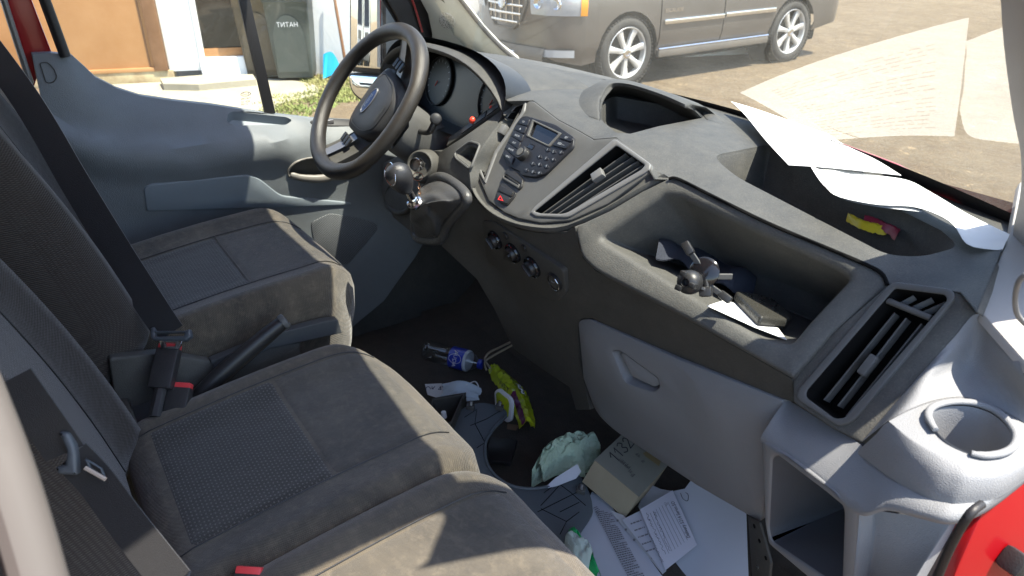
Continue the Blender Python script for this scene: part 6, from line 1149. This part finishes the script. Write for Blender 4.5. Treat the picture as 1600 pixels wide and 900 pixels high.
f0_ = rowsS[0]; q.grid([[np.array([p[0]*(1-t)+(2*SX-WID-p[0])*t, p[1]-.10*math.sin(math.pi*t), p[2]]) for t in np.linspace(0, 1, 14)] for p in f0_]); r0_ = rowsS[-1]; q.grid([[np.array([p[0]*(1-t)+(2*SX-WID-p[0])*t, p[1]+.05*math.sin(math.pi*t), p[2]]) for t in np.linspace(0, 1, 8)] for p in r0_])
q.build('body', m_suv, suv, 40)
q = MB(); gh = [(1.55, 1.14), (2.3, 1.78), (4.7, 1.84), (5.0, 1.16)]; q.loops([[V3(s_, .06+.16*(z > 1.5), z) for s_, z in gh], [V3(s_, 1.94-.16*(z > 1.5), z) for s_, z in gh]], True, True); q.build('cabin', m_suv, suv, 30)
q = MB(); q.loops([[V3(s_, .10+.14*(z > 1.5), z) for s_, z in [(1.95, 1.24), (2.4, 1.7), (4.6, 1.74), (4.8, 1.24)]], [V3(s_, .07+.14*(z > 1.5), z) for s_, z in [(1.95, 1.24), (2.4, 1.7), (4.6, 1.74), (4.8, 1.24)]]], False, True); q.build('side_windows', m_gloss, suv)
q = MB(); 
for sc in AX: q.loops([[V3(sc+.47*math.cos(a), .06, .40+.47*math.sin(a)) for a in np.linspace(0, 2*math.pi, 28, endpoint=False)], [V3(sc+.47*math.cos(a), .4, .40+.47*math.sin(a)) for a in np.linspace(0, 2*math.pi, 28, endpoint=False)]], False, True)
q.build('wheel_wells', m_void, suv, 40)
q = MB(); q.box(V3(2.45, 1.0, .32), (1.7, 4.4, .2), None, .05); q.build('underbody', m_void, suv)
for a0, a1 in ((1.46, 3.44),):
    q = MB(); q.box(V3((a0+a1)/2, .02, .345), (.06, a1-a0, .09), None, .02); q.build('side_step', m_suvlow, suv); q = MB(); q.tube([V3(a0, .0, .40), V3(a1, .0, .40)], .012, 6); q.build('sill_trim', m_chrome, suv)
q = MB(); q.box(V3(2.02, -.01, .705), (.03, 1.02, .055), None, .008); q.build('door_moulding', m_chrome, suv); q = MB(); q.box(V3(3.03, -.01, .715), (.03, .95, .055), None, .008); q.build('door_moulding', m_chrome, suv)
for s_ in (1.46, 2.54, 3.52):
    q = MB(); q.tube([V3(s_, sidex(s_, z)-.001, z) for z in np.linspace(.42 if s_ < 3 else .9, 1.18, 8)], .006, 5); q.build('door_gap', m_void, suv)
text('lettering', 'ESCALADE', V3(1.66, -.012, .83), (0, 1, 0), (0, 0, 1), .062, m_chrome, suv, .0)
m_tyre = M('tyre', (.03, .029, .028), .8, dust=.5, dustcol=(.14, .12, .09), grain=(60, .4, .004)); m_rim = M('rim_chrome', (.62, .61, .59), .25, metal=.35, dust=.25)
for sc in AX:
    for nx in (0, 1):
        x0 = .02 if not nx else WID-.02-.25; c_ = V3(sc, x0, RW-.005); ax = np.array([1., 0, 0]) if not nx else np.array([-1., 0, 0])
        if nx: c_ = V3(sc, WID-.02, RW-.005)
        q = MB(); q.lathe([(.285, .0), (.30, .012), (.345, .012), (.385, -.005), (.402, -.035), (.405, -.12), (.402, -.2), (.37, -.24), (.285, -.25)], c_, ax, 48, False); ty = q.build('tyre', m_tyre, suv, 40)
        q = MB()
        for j in range(60):
            a = 2*math.pi*j/60; q.box(c_+ax*-.03+np.array([0, math.cos(a), math.sin(a)])*.3995, (.07, .022, .008), np.stack([[1, 0, 0], [0, -math.sin(a), math.cos(a)], [0, math.cos(a), math.sin(a)]], 1))
        q.build('tread', m_tyre, ty, 0)
        q = MB(); q.lathe([(.286, -.24), (.286, -.02), (.292, .004), (.285, .01), (.272, .0), (.262, -.06), (.25, -.12), (.0, -.13)], c_, ax, 48, False); wr_ = q.build('rim', m_rim, suv, 40)
        q = MB(); q.lathe([(.262, -.058), (.25, -.119), (.0, -.128)], c_+ax*.001, ax, 40, False); q.build('rim_shadow', M('rim_shade_dark', (.05, .05, .05), .5, metal=.5), wr_, 40) if not nx else None  # dark shell lining the rim: shade behind the spokes is put into its colour
        for j in range(7):
            a = 2*math.pi*(j+.25)/7; d1 = np.array([0, math.cos(a), math.sin(a)]); d2 = np.array([0, -math.sin(a), math.cos(a)]); q = MB(); P_ = []
            for r_, w_, h_ in ((.05, .024, -.005), (.16, .03, -.012), (.276, .043, -.002)): P_.append([c_+d1*r_+d2*w_*e+ax*(h_+dh) for e, dh in ((-1, -.04), (-1, -.006), (-.8, 0), (.8, 0), (1, -.006), (1, -.04))])
            q.grid(P_); q.build('spoke', m_rim, wr_, 40)
        q = MB(); q.lathe([(.06, -.03), (.06, .0), (.05, .008), (.035, .01), (.03, .006), (0, .008)], c_, ax, 24); q.build('hub_cap', m_chrome, wr_, 40)
# nose: grille, headlight, fog lamps, plate
def N3(x, z, d=0): t = x/WID; p = np.array([SX-.30-(WID-.6)*((x-.3)/(WID-.6)), SY+.02-.10*math.sin(math.pi*min(1, max(0, (x-.3)/(WID-.6)))), GZ+z]); return p+np.array([0, -d, 0])
q = MB(); gp_ = [(.62, 1.12), (.58, .95), (.66, .77), (.80, .66), (1.2, .66), (1.34, .77), (1.42, .95), (1.38, 1.12)]; q.loops([[N3(x, z, -.02) for x, z in gp_], [N3(x, z, .025) for x, z in gp_], [N3(1+(x-1)*.93, .91+(z-.91)*.93, .025) for x, z in gp_], [N3(1+(x-1)*.93, .91+(z-.91)*.93, -.01) for x, z in gp_]], False, True); gr_ = q.build('grille', m_suvlow, suv, 40)
for z in (.74, .83, .92, 1.01, 1.09):
    hw = np.interp(z, [.66, .77, .95, 1.12], [.2, .33, .4, .37])*.93; q = MB(); q.tube([N3(1-hw, z, .015), N3(1, z, .015), N3(1+hw, z, .015)], .014, 6); q.build('grille_bar', m_chrome, gr_)
for x in (.7, .82, .94, 1.06, 1.18, 1.30):
    q = MB(); q.tube([N3(x, .72, .012), N3(x, 1.08, .012)], .009, 6); q.build('grille_bar', m_chrome, gr_)
q = MB(); q.lathe([(.075, 0), (.075, .012), (.06, .016), (.055, .01), (0, .014)], N3(1, .95, .03), (0, -1, 0), 28); q.build('round_emblem', m_chrome, gr_, 40)
m_lens = M('lamp_lens', (.38, .39, .4), .08, spec=.8, coat=1); m_amber = M('amber_lens', (.9, .35, .02), .2, coat=.6)
for s in (0, 1):
    fx = (lambda x: x) if not s else (lambda x: WID-x)
    def HL(t, z, d):      # along the nose and round the corner: t<0 on the front face, t>0 back along the wing
        if t <= 0: x_ = sidex(.02, .8)-t; y_ = .02-.10*math.sin(math.pi*min(1, max(0, -t/(WID-.55))))-d; return np.array([SX-fx(x_), SY+y_, GZ+z])
        x_ = sidex(.02+t, .8)-d; return np.array([SX-fx(x_), SY+.02+t-d*.5, GZ+z])
    q = MB(); q.grid([[HL(x, .85+(.25-.06*(x+.24))*t, .012+.012*math.sin(math.pi*t)) for x in np.linspace(-.24, .34, 16)] for t in np.linspace(0, 1, 6)]); hl_ = q.build('headlight', m_lens, suv, 60)
    q = MB(); q.grid([[HL(x, .85+.215*t, .018+.012*math.sin(math.pi*t)) for x in np.linspace(.27, .345, 4)] for t in np.linspace(0, 1, 5)]); q.build('turn_signal', m_amber, hl_, 60)
    for x in (-.12, .06):
        q = MB(); q.lathe([(.06, 0), (.055, .02), (.04, .005), (0, .0)], HL(x, .97, .02), (.3*(1 if not s else -1), -1, 0), 20); q.build('reflector', m_chrome, hl_, 40)
    q = MB(); q.grid([[HL(x, .41+.08*t, .016) for x in np.linspace(-.16, .22, 8)] for t in (0, 1)]); q.build('fog_lamp', m_lens, suv, 60)
q = MB(); q.box(N3(1, .38, .05), (.52, .02, .11), None, .005); pl_ = q.build('number_plate', m_white, suv)
q = MB(); q.grid([[N3(x, z, .03+.03*math.sin(math.pi*(z-.3)/.2)) for x in np.linspace(.3, 1.7, 10)] for z in np.linspace(.3, .5, 5)]); q.build('bumper_strip', m_suvlow, suv, 60)

# ------------------------------------------------------------------ trucks behind the van, seen in the mirror
m_trk = M('truck_white', (.62, .63, .62), .4, dust=.2); m_trg = M('truck_frame', (.12, .12, .11), .6, dust=.4)
def truck(x, y, label):
    t = thing('parked_truck', (x, y, GZ), label, 'truck', 'trucks parked behind the van'); P = lambda a, b_, c_: (x+a, y+b_, GZ+c_)
    q = MB(); prof = [(0, .5), (.02, 1.25), (-.25, 2.35), (-.5, 2.45), (-1.7, 2.45), (-1.75, .5)]; q.loops([[P(-1.1, b_, c_) for b_, c_ in prof], [P(1.1, b_, c_) for b_, c_ in prof]], True, True); q.build('cab', m_trk, t, 20)
    q = MB(); q.add([P(-.98, .03, 1.3), P(.98, .03, 1.3), P(.92, -.2, 2.25), P(-.92, -.2, 2.25)], [(0, 1, 2, 3)]); q.build('windscreen', m_gloss, t, 0)
    for s in (-1, 1):
        q = MB(); q.add([P(1.11*s, -.3, 1.35), P(1.11*s, -1.2, 1.35), P(1.11*s, -1.2, 2.15), P(1.11*s, -.5, 2.15)], [(0, 1, 2, 3)]); q.build('side_window', m_gloss, t, 0)
        q = MB(); q.lathe([(.12, 0), (.12, .04), (.1, .06), (0, .06)], P(.8*s, .02, .85), (0, 1, 0), 16); q.build('headlight', m_lens, t, 40)
        for yy in (-.6, -4.2):
            q = MB(); q.lathe([(.2, 0), (.45, .02), (.5, -.06), (.5, -.22), (.45, -.3)], P(1.0*s, yy, .5), (s, 0, 0), 24); q.build('wheel', m_tyre, t, 40)
        for k_ in range(5):
            q = MB(); q.box(P(1.08*s, -3.7, 1.2+k_*.22), (.05, 3.6, .1)); q.build('side_rail', m_trg, t, 0)
        for k_ in range(5):
            q = MB(); q.box(P(1.05*s, -1.95-k_*.87, 1.5), (.06, .08, 1.2)); q.build('stake', m_trg, t, 0)
    q = MB(); q.box(P(0, .05, .55), (2.2, .2, .3), None, .03); q.build('bumper', m_trg, t, 40); q = MB(); q.box(P(0, -3.7, .95), (2.2, 3.7, .2), None, .02); q.build('flatbed', m_trg, t, 40)
    q = MB(); q.add([P(-.7, .04, .9), P(.7, .04, .9), P(.7, .045, 1.15), P(-.7, .045, 1.15)], [(0, 1, 2, 3)]); q.build('grille', m_trg, t, 0)
truck(-3.6, -13.0, 'white flatbed truck reflected at the left of the driver mirror'); truck(-6.6, -13.6, 'white flatbed truck reflected at the right of the driver mirror')
